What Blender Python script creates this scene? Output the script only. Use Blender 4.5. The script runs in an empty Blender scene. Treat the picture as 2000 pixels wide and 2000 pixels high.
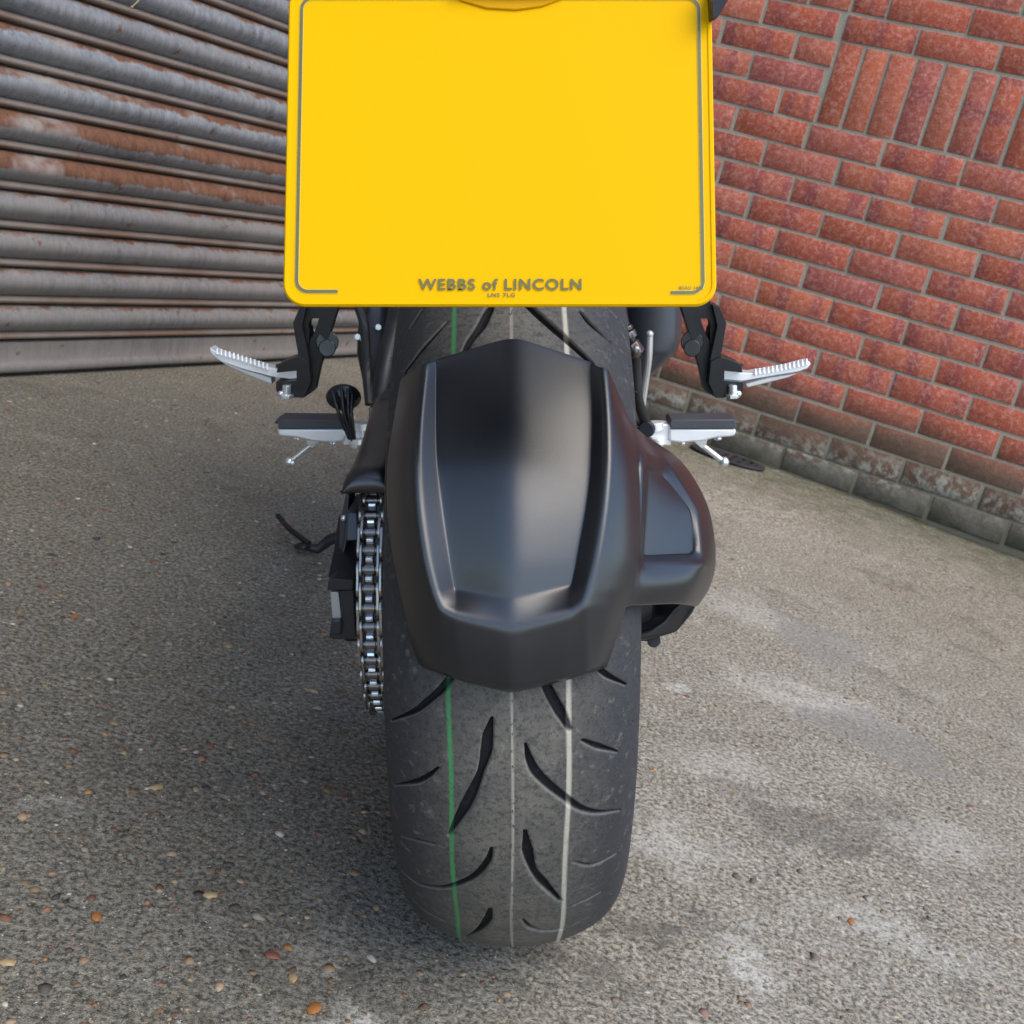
import bpy, bmesh, math, random
import numpy as np
from mathutils import Vector, Matrix

S = bpy.context.scene
random.seed(7); rng = np.random.RandomState(11)
R = math.radians

# ------------------------------------------------------------------ camera
F = 2368.0                      # focal length for a 2000 px wide picture
H = 0.6616                      # lens height above the ground
zc = Vector((0.2497, 0.9316, 0.2641)).normalized()      # world up seen from the camera
fw = (Vector((0, 0, -1)) + zc * zc.z).normalized()
rt = fw.cross(zc)
W = Matrix((rt, fw, zc))        # camera axes -> world
cam_d = bpy.data.cameras.new("camera"); cam = bpy.data.objects.new("camera", cam_d)
S.collection.objects.link(cam); S.camera = cam
cam_d.sensor_width = 36; cam_d.lens = 36 * F / 2000
cam_d.clip_start = 0.02; cam_d.clip_end = 1000
cam.matrix_world = Matrix.Translation((0, 0, H)) @ W.to_4x4()
cam_d.dof.use_dof = True; cam_d.dof.focus_distance = 0.80; cam_d.dof.aperture_fstop = 30

# ------------------------------------------------------------------ light
SUN_EL, SUN_AZ = R(57), R(140)          # azimuth clockwise from +Y
world = bpy.data.worlds.new("World"); S.world = world; world.use_nodes = True
wn = world.node_tree; bg = wn.nodes["Background"]
sky = wn.nodes.new("ShaderNodeTexSky"); sky.sky_type = 'NISHITA'; sky.sun_disc = False
sky.sun_elevation = SUN_EL; sky.sun_rotation = SUN_AZ; sky.air_density = 1.0; sky.dust_density = 0.8
wn.links.new(sky.outputs[0], bg.inputs[0]); bg.inputs[1].default_value = 0.15
sun_d = bpy.data.lights.new("sun", 'SUN'); sun = bpy.data.objects.new("sun", sun_d)
S.collection.objects.link(sun)
sun_d.energy = 1.2; sun_d.angle = R(50); sun_d.color = (1.0, 0.90, 0.72)
sd = Vector((math.sin(SUN_AZ) * math.cos(SUN_EL), math.cos(SUN_AZ) * math.cos(SUN_EL), math.sin(SUN_EL)))
sun.rotation_euler = sd.to_track_quat('Z', 'Y').to_euler(); sun.location = sd * 20
S.view_settings.view_transform = 'Standard'; S.view_settings.look = 'None'
S.view_settings.exposure = 1.22; S.view_settings.gamma = 1.0

# ------------------------------------------------------------------ node helpers
class NT:
    def __init__(s, name):
        s.m = bpy.data.materials.new(name); s.m.use_nodes = True
        s.t = s.m.node_tree; s.b = s.t.nodes["Principled BSDF"]
    def n(s, kind, **kw):
        nd = s.t.nodes.new(kind)
        for k, v in kw.items():
            if k.startswith('i_'):
                key = k[2:]
                key = int(key) if key.isdigit() else key.replace('_', ' ')
                nd.inputs[key].default_value = v
            else: setattr(nd, k, v)
        return nd
    def l(s, a, b): s.t.links.new(a, b)
    def coord(s, scale=(1, 1, 1), rot=(0, 0, 0)):
        c = s.n("ShaderNodeTexCoord"); mp = s.n("ShaderNodeMapping")
        mp.inputs['Scale'].default_value = scale; mp.inputs['Rotation'].default_value = rot
        s.l(c.outputs['Object'], mp.inputs[0]); return mp.outputs[0]
    def noise(s, vec, scale, detail=4, rough=.55, dist=0):
        nd = s.n("ShaderNodeTexNoise"); nd.inputs['Scale'].default_value = scale
        nd.inputs['Detail'].default_value = detail; nd.inputs['Roughness'].default_value = rough
        nd.inputs['Distortion'].default_value = dist; s.l(vec, nd.inputs['Vector']); return nd.outputs['Fac']
    def vor(s, vec, scale, feature='F1', rand=1.0):
        nd = s.n("ShaderNodeTexVoronoi", feature=feature); nd.inputs['Scale'].default_value = scale
        nd.inputs['Randomness'].default_value = rand
        s.l(vec, nd.inputs['Vector']); return nd
    def ramp(s, fac, stops, interp='LINEAR'):
        nd = s.n("ShaderNodeValToRGB"); cr = nd.color_ramp; cr.interpolation = interp
        while len(cr.elements) < len(stops): cr.elements.new(0.5)
        for e, (p, c) in zip(cr.elements, stops):
            e.position = p; e.color = (c, c, c, 1) if isinstance(c, (int, float)) else (*c, 1)
        s.l(fac, nd.inputs[0]); return nd.outputs[0]
    def rng(s, v, a, b, c=0., d=1.):
        nd = s.n("ShaderNodeMapRange"); s.l(v, nd.inputs[0])
        for i, x in enumerate((a, b, c, d)): nd.inputs[i + 1].default_value = x
        return nd.outputs[0]
    def mix(s, fac, a, b, mode='MIX'):
        nd = s.n("ShaderNodeMix", data_type='RGBA', blend_type=mode)
        for v, i in ((fac, 0), (a, 6), (b, 7)):
            if isinstance(v, (int, float)): nd.inputs[i].default_value = v
            elif isinstance(v, tuple): nd.inputs[i].default_value = (*v, 1)
            else: s.l(v, nd.inputs[i])
        return nd.outputs[2]
    def math(s, op, a, b=0.0, clamp=False):
        nd = s.n("ShaderNodeMath", operation=op); nd.use_clamp = clamp
        for v, i in ((a, 0), (b, 1)):
            if isinstance(v, (int, float)): nd.inputs[i].default_value = v
            else: s.l(v, nd.inputs[i])
        return nd.outputs[0]
    def bump(s, h, strength=.3, dist=.001, base=None):
        nd = s.n("ShaderNodeBump"); nd.inputs['Strength'].default_value = strength
        nd.inputs['Distance'].default_value = dist; s.l(h, nd.inputs['Height'])
        if base is not None: s.l(base, nd.inputs['Normal'])
        return nd.outputs[0]
    def xyz(s, vec):
        nd = s.n("ShaderNodeSeparateXYZ"); s.l(vec, nd.inputs[0]); return nd.outputs
    def attr(s, name):
        return s.n("ShaderNodeAttribute", attribute_name=name)
    def out(s, col=None, rough=None, metal=None, normal=None, spec=None):
        for v, k in ((col, 'Base Color'), (rough, 'Roughness'), (metal, 'Metallic'), (spec, 'Specular IOR Level')):
            if v is None: continue
            if isinstance(v, (int, float)): s.b.inputs[k].default_value = v
            elif isinstance(v, tuple): s.b.inputs[k].default_value = (*v, 1)
            else: s.l(v, s.b.inputs[k])
        if normal is not None: s.l(normal, s.b.inputs['Normal'])
        return s.m

def plain(name, col, rough, metal=0.0, grain=0.08, gscale=400, bump=.0003, spec=None):
    m = NT(name); v = m.coord()
    n1 = m.noise(v, gscale, 3); n2 = m.noise(v, gscale * .05, 4)
    dark = tuple(c * (1 - 2.2 * grain) for c in col); lite = tuple(min(1, c * (1 + 1.6 * grain) + grain * .006) for c in col)
    c = m.mix(n2, dark, lite)
    r = m.rng(n2, .3, .7, max(.05, rough - .05), rough + .06)
    return m.out(c, r, metal, m.bump(n1, .5, bump), spec)

# ------------------------------------------------------------------ materials
def pix_ground(px, py):
    r = W @ Vector(((px - 1000) / F, (1000 - py) / F, -1)); t = H / -r.z; return Vector((0, 0, H)) + r * t
def mat_ground():
    m = NT("weathered_concrete"); v = m.coord(); X = m.xyz(v)
    big = m.noise(v, 1.3, 4, .6); big2 = m.noise(v, 4.2, 6, .65, .4); mid = m.noise(v, 22, 5, .7); crs = m.noise(v, 75, 5, .8)
    fine = m.noise(v, 170, 5, .8); grit = m.noise(v, 620, 2, .7)
    # dark trodden strip on the shutter side, pale dry strip on the brick side
    side = m.math('ADD', m.math('MULTIPLY', X[0], 1.0), m.math('MULTIPLY', m.math('SUBTRACT', big2, .5), .55))
    side = m.math('ADD', side, m.math('MULTIPLY', m.math('SUBTRACT', X[1], 1.0), -0.06))
    sf = m.rng(side, -.12, .28)
    base = m.mix(sf, (.190, .181, .155), (.325, .305, .262))
    base = m.mix(m.ramp(big, [(.35, 0), (.68, 1)]), base, m.mix(1.0, base, (.80, .78, .74), 'MULTIPLY'))
    base = m.mix(m.ramp(mid, [(.3, .55), (.72, 0)]), base, m.mix(1.0, base, (.62, .60, .56), 'MULTIPLY'))
    # sand / grit
    c = m.mix(m.ramp(fine, [(.41, 0), (.59, 1)]), m.mix(1.0, base, (.34, .33, .31), 'MULTIPLY'), m.mix(1.0, base, (1.9, 1.87, 1.82), 'MULTIPLY'))
    c = m.mix(m.ramp(crs, [(.28, .85), (.44, 0)]), c, m.mix(1.0, c, (.25, .24, .22), 'MULTIPLY'))
    c = m.mix(m.ramp(crs, [(.55, 0), (.66, .65)]), c, m.mix(1.0, c, (2.0, 1.96, 1.88), 'MULTIPLY'))
    c = m.mix(m.ramp(grit, [(.60, 0), (.70, .6)]), c, (.50, .48, .43))
    # exposed pebbles in two sizes
    vw = m.n("ShaderNodeVectorMath", operation='ADD'); wob = m.n("ShaderNodeTexNoise"); wob.inputs['Scale'].default_value = 60
    m.l(v, wob.inputs['Vector'])
    sc = m.n("ShaderNodeVectorMath", operation='SCALE'); sc.inputs['Scale'].default_value = .008
    m.l(wob.outputs['Color'], sc.inputs[0]); m.l(v, vw.inputs[0]); m.l(sc.outputs[0], vw.inputs[1])
    vv = vw.outputs[0]; hgt = None
    for scl, thr, keep in ((85, .30, .64), (170, .30, .50), (330, .33, .42)):
        vo = m.vor(vv, scl); cs = m.n("ShaderNodeSeparateColor"); m.l(vo.outputs['Color'], cs.inputs[0])
        size = m.rng(cs.outputs[2], 0, 1, thr * .35, thr)
        inside = m.math('MULTIPLY', m.math('GREATER_THAN', m.math('SUBTRACT', size, vo.outputs['Distance']), 0), m.math('GREATER_THAN', cs.outputs[0], keep))
        pc = m.ramp(cs.outputs[1], [(0, (.035, .028, .026)), (.2, (.20, .165, .12)), (.38, (.055, .046, .040)), (.52, (.33, .23, .13)),
                                    (.66, (.17, .085, .045)), (.76, (.36, .29, .20)), (.88, (.42, .19, .05)), (.94, (.50, .46, .38))], 'CONSTANT')
        pc = m.mix(.22, pc, base)
        c = m.mix(m.math('MULTIPLY', inside, m.rng(mid, .3, .65, 1.0, .6)), c, pc)
        hgt = inside if hgt is None else m.math('ADD', hgt, inside)
    # white crusty lime patches
    lp = m.math('MULTIPLY', m.ramp(m.noise(v, 7, 6, .75, 1.0), [(.53, 0), (.64, 1)]), m.ramp(m.noise(v, 120, 4, .8), [(.47, 0), (.56, 1)]))
    c = m.mix(m.math('MULTIPLY', lp, m.rng(sf, 0, 1, .20, .5)), c, (.60, .57, .50))
    dk = m.math('MULTIPLY', m.ramp(m.noise(v, 5.5, 5, .7, .6), [(.56, 0), (.66, 1)]), m.ramp(m.noise(v, 80, 4, .8), [(.42, .2), (.58, 1)]))
    c = m.mix(m.math('MULTIPLY', dk, .65), c, (.085, .078, .066))
    # smooth mortar repair patches
    wv = m.n("ShaderNodeVectorMath", operation='ADD'); wn_ = m.n("ShaderNodeTexNoise"); wn_.inputs['Scale'].default_value = 7; wn_.inputs['Detail'].default_value = 6
    wn_.inputs['Roughness'].default_value = .72; m.l(v, wn_.inputs['Vector']); ws = m.n("ShaderNodeVectorMath", operation='SCALE'); ws.inputs['Scale'].default_value = .34
    m.l(wn_.outputs['Color'], ws.inputs[0]); m.l(v, wv.inputs[0]); m.l(ws.outputs[0], wv.inputs[1])
    def blotch(px, py, rx, ry, soft=.5):
        p = pix_ground(px, py) + Vector((.17, .17, .17)); mp = m.n("ShaderNodeMapping", vector_type='POINT')
        mp.inputs['Scale'].default_value = (1 / rx, 1 / ry, 0); mp.inputs['Location'].default_value = (-p.x / rx, -p.y / ry, 0)
        m.l(wv.outputs[0], mp.inputs[0]); ln = m.n("ShaderNodeVectorMath", operation='LENGTH'); m.l(mp.outputs[0], ln.inputs[0])
        return m.rng(ln.outputs['Value'], 1.0, 1.0 - soft)
    spk = m.ramp(m.noise(v, 130, 4, .85), [(.42, 0), (.56, 1)])
    for (px, py, rx, ry, k) in ((1330, 1355, .035, .03, .95), (1590, 1370, .16, .07, .6), (1480, 1880, .06, .05, .8), (1420, 1180, .14, .10, .5), (1300, 1640, .10, .06, .55), (1750, 1820, .12, .06, .5), (1840, 1640, .12, .05, .4), (620, 1960, .04, .03, .9), (690, 1850, .04, .02, .4), (90, 1600, .03, .02, .35), (220, 1650, .015, .012, .7), (1420, 1500, .10, .07, .4)):
        c = m.mix(m.math('MULTIPLY', m.math('MULTIPLY', blotch(px, py, rx, ry, .7), spk), k), c, (.68, .66, .60))
    for (px, py, rx, ry, k) in ((1560, 1590, .14, .05, .75), (1230, 1800, .09, .035, .85), (1640, 1650, .12, .03, .7), (1100, 1880, .10, .03, .6), (1360, 1790, .05, .03, .6), (560, 1880, .12, .04, .35), (700, 1890, .04, .04, .5)):
        c = m.mix(m.math('MULTIPLY', m.math('MULTIPLY', blotch(px, py, rx, ry, .8), m.rng(crs, .35, .6, .25, 1)), k), c, (.085, .078, .066))
    pp = m.math('MAXIMUM', blotch(1690, 1430, .13, .085, .12), blotch(1600, 1250, .11, .14, .3))
    c = m.mix(m.math('MULTIPLY', pp, .42), c, m.mix(fine, (.20, .20, .19), (.29, .29, .275)))
    # moss along the foot of the brick wall
    wd = m.math('ADD', m.math('MULTIPLY', X[0], .3614), m.math('MULTIPLY', X[1], .9324))
    wd = m.math('ADD', wd, m.math('MULTIPLY', m.noise(v, 5, 5, .7), .5))
    ms = m.math('MULTIPLY', m.rng(wd, 3.30, 3.85), m.ramp(m.noise(v, 18, 4, .7), [(.3, .2), (.6, 1)]))
    c = m.mix(m.math('MULTIPLY', ms, .75), c, (.075, .085, .035))
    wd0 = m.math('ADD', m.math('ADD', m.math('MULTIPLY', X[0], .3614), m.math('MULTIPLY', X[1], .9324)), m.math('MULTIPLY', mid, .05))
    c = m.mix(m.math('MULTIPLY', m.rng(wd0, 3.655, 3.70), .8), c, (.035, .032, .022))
    h = m.math('ADD', m.math('MULTIPLY', fine, 1.0), m.math('MULTIPLY', hgt, .25)); h = m.math('ADD', h, m.math('MULTIPLY', grit, .6))
    return m.out(c, m.rng(fine, 0, 1, .75, .95), 0, m.bump(h, .9, .0035), .3)

def mat_brick():
    m = NT("red_brick"); v = m.coord(); X = m.xyz(v)
    a = m.attr("tone"); sep = m.n("ShaderNodeSeparateColor"); m.l(a.outputs['Color'], sep.inputs[0])
    t, u, q = sep.outputs
    base = m.ramp(t, [(0, (.36, .084, .044)), (.3, (.43, .100, .056)), (.55, (.40, .108, .070)), (.72, (.46, .124, .064)), (.88, (.35, .092, .078)), (.96, (.42, .118, .070))])
    n1 = m.noise(v, 14, 5, .7); n2 = m.noise(v, 75, 5, .8); n3 = m.noise(v, 210, 4, .75)
    # kiln bands across the face of some bricks
    band = m.math('SINE', m.math('ADD', m.math('MULTIPLY', u, m.rng(q, 0, 1, 5, 14)), m.math('MULTIPLY', q, 40)))
    bm_ = m.math('MULTIPLY', m.rng(m.math('ADD', band, m.math('MULTIPLY', m.math('SUBTRACT', n1, .5), 2.2)), .15, .9), m.rng(q, .25, .6))
    c = m.mix(m.math('MULTIPLY', bm_, .75), base, (.24, .062, .066))
    c = m.mix(m.ramp(n2, [(.48, 0), (.66, .8)]), c, (.60, .29, .23))
    c = m.mix(m.ramp(n3, [(.34, .9), (.45, 0)]), c, (.14, .035, .028))
    c = m.mix(m.ramp(n3, [(.58, 0), (.72, .5)]), c, (.70, .38, .28))
    # damp brown foot of the wall with lime and algae
    zz = m.math('ADD', X[2], m.math('MULTIPLY', m.math('SUBTRACT', m.noise(v, 3, 4, .6), .5), .16))
    damp = m.rng(zz, .29, .19)
    c = m.mix(m.math('MULTIPLY', damp, .92), c, m.mix(n2, (.055, .042, .030), (.185, .135, .095)))
    lime = m.math('MULTIPLY', m.rng(m.math('ABSOLUTE', m.math('SUBTRACT', zz, .095)), .060, .01), m.ramp(m.noise(v, 38, 6, .75), [(.46, 0), (.58, 1)]))
    c = m.mix(m.math('MULTIPLY', lime, .85), c, (.36, .37, .32))
    c = m.mix(m.math('MULTIPLY', m.rng(zz, .10, .06), .75), c, m.mix(n2, (.07, .07, .055), (.22, .215, .19)))
    alg = m.math('MULTIPLY', m.rng(zz, .09, .03), m.ramp(m.noise(v, 12, 4, .6), [(.4, .2), (.6, 1)]))
    c = m.mix(m.math('MULTIPLY', alg, .75), c, (.055, .058, .030))
    smear = m.rng(m.math('ADD', m.math('SUBTRACT', 1.0, a.outputs['Alpha']), m.math('MULTIPLY', m.math('SUBTRACT', m.noise(v, 55, 5, .75), .5), 1.6)), .62, .95)
    c = m.mix(m.math('MULTIPLY', smear, .75), c, m.mix(damp, (.40, .36, .29), (.12, .12, .08)))
    h = m.math('ADD', n2, m.math('MULTIPLY', n3, .5))
    return m.out(c, .88, 0, m.bump(h, .9, .004), .25)

def mat_mortar():
    m = NT("grey_mortar"); v = m.coord(); X = m.xyz(v)
    n1 = m.noise(v, 12, 5, .7); n2 = m.noise(v, 260, 4, .7)
    c = m.mix(n1, (.29, .265, .21), (.46, .425, .34)); c = m.mix(m.ramp(n2, [(.35, .6), (.6, 0)]), c, (.17, .155, .125))
    zz = m.math('ADD', X[2], m.math('MULTIPLY', n1, .12))
    c = m.mix(m.math('MULTIPLY', m.rng(zz, .27, .10), .88), c, m.mix(n1, (.05, .055, .03), (.17, .165, .12)))
    return m.out(c, .95, 0, m.bump(n2, .8, .003), .2)

def mat_shutter():
    m = NT("rusty_galvanised_steel"); c0 = m.n("ShaderNodeTexCoord"); v = c0.outputs['Object']
    vs = m.n("ShaderNodeMapping"); vs.inputs['Rotation'].default_value = (0, 0, R(-68.8)); vs.inputs['Scale'].default_value = (1, 1, 1)
    m.l(v, vs.inputs[0])                      # x axis now runs along the slats
    def st(sx, sz):
        q = m.n("ShaderNodeMapping"); q.inputs['Scale'].default_value = (sx, 1, sz); m.l(vs.outputs[0], q.inputs[0]); return q.outputs[0]
    a = m.attr("slat"); sep = m.n("ShaderNodeSeparateColor"); m.l(a.outputs['Color'], sep.inputs[0])
    t, r1, r2 = sep.outputs               # place down the slat, two random numbers for each slat
    streak = m.math('ADD', m.math('MULTIPLY', m.noise(st(1, .12), 60, 4, .7), .5), m.math('MULTIPLY', m.noise(st(1, .2), 190, 3, .7), .5)); broad = m.noise(st(.5, .3), 9, 5, .65); rag = m.noise(st(1, .35), 16, 6, .72); fine = m.noise(v, 300, 3, .7)
    steel = m.mix(m.rng(streak, .33, .67), (.060, .075, .095), (.42, .46, .50)); steel = m.mix(m.ramp(broad, [(.35, 0), (.7, .6)]), steel, (.30, .30, .285))
    steel = m.mix(m.math('MULTIPLY', r2, .7), steel, m.mix(broad, (.15, .12, .10), (.30, .27, .235)))
    rust = m.mix(fine, (.10, .062, .042), (.29, .19, .135)); rust = m.mix(m.ramp(broad, [(.4, 0), (.62, .8)]), rust, (.25, .215, .185))
    rustr = m.mix(m.rng(streak, .35, .65), (.075, .034, .020), (.20, .088, .048)); rustr = m.mix(m.ramp(broad, [(.55, 0), (.68, .75)]), rustr, (.33, .31, .29))
    # how far rust creeps down from the top of each slat
    edge = m.math('ADD', m.math('MULTIPLY', m.math('SUBTRACT', rag, .5), .55), m.math('MULTIPLY', m.math('POWER', r1, 3.5), .36))
    top = m.rng(m.math('SUBTRACT', m.math('ADD', edge, .055), t), -.02, .04)
    c = m.mix(top, steel, rustr)
    bead = m.rng(t, .735, .76)
    c = m.mix(bead, c, rust)
    spots = m.ramp(m.noise(v, 26, 4, .6), [(.66, 0), (.70, .9)])
    c = m.mix(spots, c, (.17, .085, .04))
    rus = m.math('MAXIMUM', bead, top)
    return m.out(c, m.rng(rus, 0, 1, .48, .85), m.rng(rus, 0, 1, .35, 0), m.bump(m.math('ADD', streak, fine), .4, .0012), .4)

def mat_tyre():
    m = NT("tyre_rubber"); v = m.coord()
    a = m.attr("paint"); sep = m.n("ShaderNodeSeparateColor"); m.l(a.outputs['Color'], sep.inputs[0]); g, w, gr = sep.outputs
    b2 = m.attr("zone"); sp2 = m.n("ShaderNodeSeparateColor"); m.l(b2.outputs['Color'], sp2.inputs[0]); worn = sp2.outputs[0]
    n1 = m.noise(v, 26, 6, .7); n2 = m.noise(v, 420, 3, .75); n3 = m.noise(v, 110, 5, .75)
    c = m.mix(m.math('MULTIPLY', worn, m.rng(n1, .3, .7, .4, 1)), (.034, .034, .037), (.165, .150, .127))
    c = m.mix(m.ramp(m.noise(v, 230, 4, .8), [(.38, .6), (.52, 0)]), c, (.020, .020, .021))
    c = m.mix(m.ramp(n3, [(.56, 0), (.68, .35)]), c, (.24, .225, .19))
    c = m.mix(m.ramp(m.noise(v, 60, 8, .8), [(.68, 0), (.72, .7)]), c, (.28, .26, .23))
    pg = m.math('MULTIPLY', g, m.ramp(n3, [(.3, .55), (.5, 1)])); pw = m.math('MULTIPLY', w, m.ramp(n3, [(.25, .5), (.45, 1)]))
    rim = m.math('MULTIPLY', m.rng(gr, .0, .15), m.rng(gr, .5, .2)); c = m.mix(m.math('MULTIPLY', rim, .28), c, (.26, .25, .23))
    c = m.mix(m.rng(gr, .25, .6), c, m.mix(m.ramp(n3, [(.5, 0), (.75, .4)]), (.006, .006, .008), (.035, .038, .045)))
    c = m.mix(pg, c, (.050, .23, .080)); c = m.mix(pw, c, (.42, .385, .32))
    h = m.math('ADD', n2, m.math('MULTIPLY', n3, .7))
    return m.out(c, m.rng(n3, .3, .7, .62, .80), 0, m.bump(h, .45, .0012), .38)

def mat_satin():
    m = NT("satin_black_paint"); v = m.coord(); n1 = m.noise(v, 1500, 2, .6); n2 = m.noise(v, 18, 4, .6)
    c = m.mix(n2, (.0050, .0058, .0085), (.0075, .0085, .0115))
    dust = m.ramp(m.noise(v, 900, 2, .5), [(.70, 0), (.76, .25)])
    c = m.mix(dust, c, (.10, .10, .10))
    return m.out(c, m.rng(n2, .3, .7, .30, .35), 0, m.bump(n1, .3, .0002), .85)

M = {}
M['ground'] = mat_ground(); M['brick'] = mat_brick(); M['mortar'] = mat_mortar(); M['shutter'] = mat_shutter()
M['tyre'] = mat_tyre(); M['satin'] = mat_satin()
M['black'] = plain("black_plastic", (.014, .014, .016), .48, 0, .2, 900, .0003)
M['gloss'] = plain("gloss_black_metal", (.012, .012, .015), .24, 0, .15, 500, .0001)
M['anod'] = plain("black_anodised_metal", (.016, .017, .020), .34, .4, .12, 900, .0002)
M['engine'] = plain("grey_engine_paint", (.050, .054, .064), .38, .25, .15, 300, .0003)
M['rubber'] = plain("ribbed_black_rubber", (.052, .054, .064), .55, 0, .2, 500, .0006)
M['alu'] = plain("cast_aluminium", (.82, .83, .85), .38, .45, .08, 500, .0003)
M['zinc'] = plain("zinc_plated_steel", (.80, .84, .86), .24, .8, .1, 300, .0001)
M['chain'] = plain("oiled_chain_steel", (.42, .395, .365), .30, .9, .28, 350, .0003)
M['roller'] = plain("dark_roller_steel", (.22, .20, .19), .32, .9, .28, 350, .0003)
M['reflect'] = plain("silver_scale_plate", (.50, .49, .47), .42, .5, .06, 300, .0002)
M['yellow'] = plain("yellow_reflective_plastic", (.74, .408, .0006), .4, 0, .012, 60, .0001, .05)
M['ink'] = plain("olive_grey_ink", (.115, .115, .030), .45, 0, .08, 200, .0001)
M['inkpale'] = plain("pale_line_edge", (.72, .52, .12), .4, 0, .03, 200, .0001)
M['amber'] = plain("amber_reflection_tint", (.60, .290, .0006), .35, 0, .02, 60, .0001, .1)  # darker yellow that stands for the lamp's reflection in the plate
M['redlens'] = plain("dark_red_lens", (.20, .010, .008), .12, 0, .1, 100, .0001)
M['iron'] = plain("drain_cast_iron", (.050, .045, .052), .65, .3, .3, 120, .001)
M['hole'] = plain("drain_shadow_mud", (.010, .010, .010), .9, 0, .1, 60, .001)
M['straw'] = plain("dry_straw", (.42, .32, .18), .8, 0, .2, 200, .0005)
M['chip_o'] = plain("orange_stone", (.34, .13, .03), .6, 0, .35, 150, .001)
M['chip_t'] = plain("tan_stone", (.38, .27, .14), .6, 0, .3, 150, .001)
M['chip_r'] = plain("red_brown_stone", (.19, .07, .045), .6, 0, .35, 150, .001)
M['leaf'] = plain("dead_red_leaf", (.16, .055, .03), .8, 0, .35, 90, .001)
M['steelrail'] = plain("painted_guide_rail", (.10, .10, .095), .6, .2, .3, 60, .001)

# ------------------------------------------------------------------ mesh helpers
def link(name, me, mats, parent=None, bev=0, seg=2, ang=35, smooth=True):
    if not isinstance(mats, (list, tuple)): mats = [mats]
    for k in mats: me.materials.append(k)
    if smooth:
        me.polygons.foreach_set("use_smooth", [True] * len(me.polygons))
        if ang: me.set_sharp_from_angle(angle=R(ang))
    o = bpy.data.objects.new(name, me); S.collection.objects.link(o)
    if parent is not None: o.parent = parent
    if bev:
        b = o.modifiers.new("bevel", 'BEVEL'); b.width = bev; b.segments = seg; b.limit_method = 'ANGLE'; b.angle_limit = R(28)
        b.harden_normals = False
        me.polygons.foreach_set("use_smooth", [True] * len(me.polygons))
    return o
def tag(o, label=None, cat=None, group=None, kind=None):
    if label: o['label'] = label
    if cat: o['category'] = cat
    if group: o['group'] = group
    if kind: o['kind'] = kind
    return o
def new_bm(): return bmesh.new()
def done(bm, name, mats, parent=None, **kw):
    bmesh.ops.recalc_face_normals(bm, faces=bm.faces)
    me = bpy.data.meshes.new(name); bm.to_mesh(me); bm.free()
    return link(name, me, mats, parent, **kw)
def box(bm, c, s, rot=None):
    mt = Matrix.Translation(c) @ (rot.to_4x4() if rot else Matrix()) @ Matrix.Diagonal((*s, 1))
    return bmesh.ops.create_cube(bm, size=1, matrix=mt)['verts']
def cyl(bm, a, b, r1, r2=None, n=20, caps=True):
    a, b = Vector(a), Vector(b); d = b - a; q = d.to_track_quat('Z', 'Y').to_matrix().to_4x4()
    return bmesh.ops.create_cone(bm, cap_ends=caps, segments=n, radius1=r1, radius2=r1 if r2 is None else r2, depth=d.length,
                                 matrix=Matrix.Translation((a + b) / 2) @ q)['verts']
def ball(bm, c, r, s=(1, 1, 1), n=16):
    return bmesh.ops.create_uvsphere(bm, u_segments=n, v_segments=n // 2, radius=r, matrix=Matrix.Translation(c) @ Matrix.Diagonal((*s, 1)))
def tube(bm, pts, rad, n=12):
    pts = [Vector(p) for p in pts]; rings = []
    rads = rad if isinstance(rad, (list, tuple)) else [rad] * len(pts)
    up = Vector((0.1, .3, 1)).normalized()
    for i, p in enumerate(pts):
        d = (pts[min(i + 1, len(pts) - 1)] - pts[max(i - 1, 0)]).normalized()
        a = d.cross(up).normalized(); b = d.cross(a)
        rings.append([bm.verts.new(p + (a * math.cos(t) + b * math.sin(t)) * rads[i]) for t in [2 * math.pi * k / n for k in range(n)]])
    for r0, r1 in zip(rings, rings[1:]):
        for k in range(n): bm.faces.new((r0[k], r0[(k + 1) % n], r1[(k + 1) % n], r1[k]))
    bm.faces.new(rings[0]); bm.faces.new(rings[-1])
def curve(pts, n=8):          # Catmull-Rom
    P_ = [Vector(p) for p in pts]; P_ = [2 * P_[0] - P_[1]] + P_ + [2 * P_[-1] - P_[-2]]; out = []
    for i in range(1, len(P_) - 2):
        for k in range(n):
            t = k / n; a, b, c, d = P_[i - 1:i + 3]
            out.append(.5 * ((2 * b) + (c - a) * t + (2 * a - 5 * b + 4 * c - d) * t * t + (3 * b - a - 3 * c + d) * t ** 3))
    return out + [P_[-2]]
def prism(bm, pts, off):
    """closed polygon (list of vectors) extruded by the vector off"""
    a = [bm.verts.new(p) for p in pts]; b = [bm.verts.new(Vector(p) + Vector(off)) for p in pts]
    bm.faces.new(a); bm.faces.new(b[::-1]); n = len(a)
    for i in range(n): bm.faces.new((a[i], b[i], b[(i + 1) % n], a[(i + 1) % n]))
def ring_prism(bm, outer, inner, off):
    """plate with one hole; outer and inner have the same number of points"""
    n = len(outer); off = Vector(off)
    oa = [bm.verts.new(p) for p in outer]; ia = [bm.verts.new(p) for p in inner]
    ob = [bm.verts.new(Vector(p) + off) for p in outer]; ib = [bm.verts.new(Vector(p) + off) for p in inner]
    for i in range(n):
        j = (i + 1) % n
        bm.faces.new((oa[i], oa[j], ia[j], ia[i])); bm.faces.new((ob[j], ob[i], ib[i], ib[j]))
        bm.faces.new((oa[j], oa[i], ob[i], ob[j])); bm.faces.new((ia[i], ia[j], ib[j], ib[i]))

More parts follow.
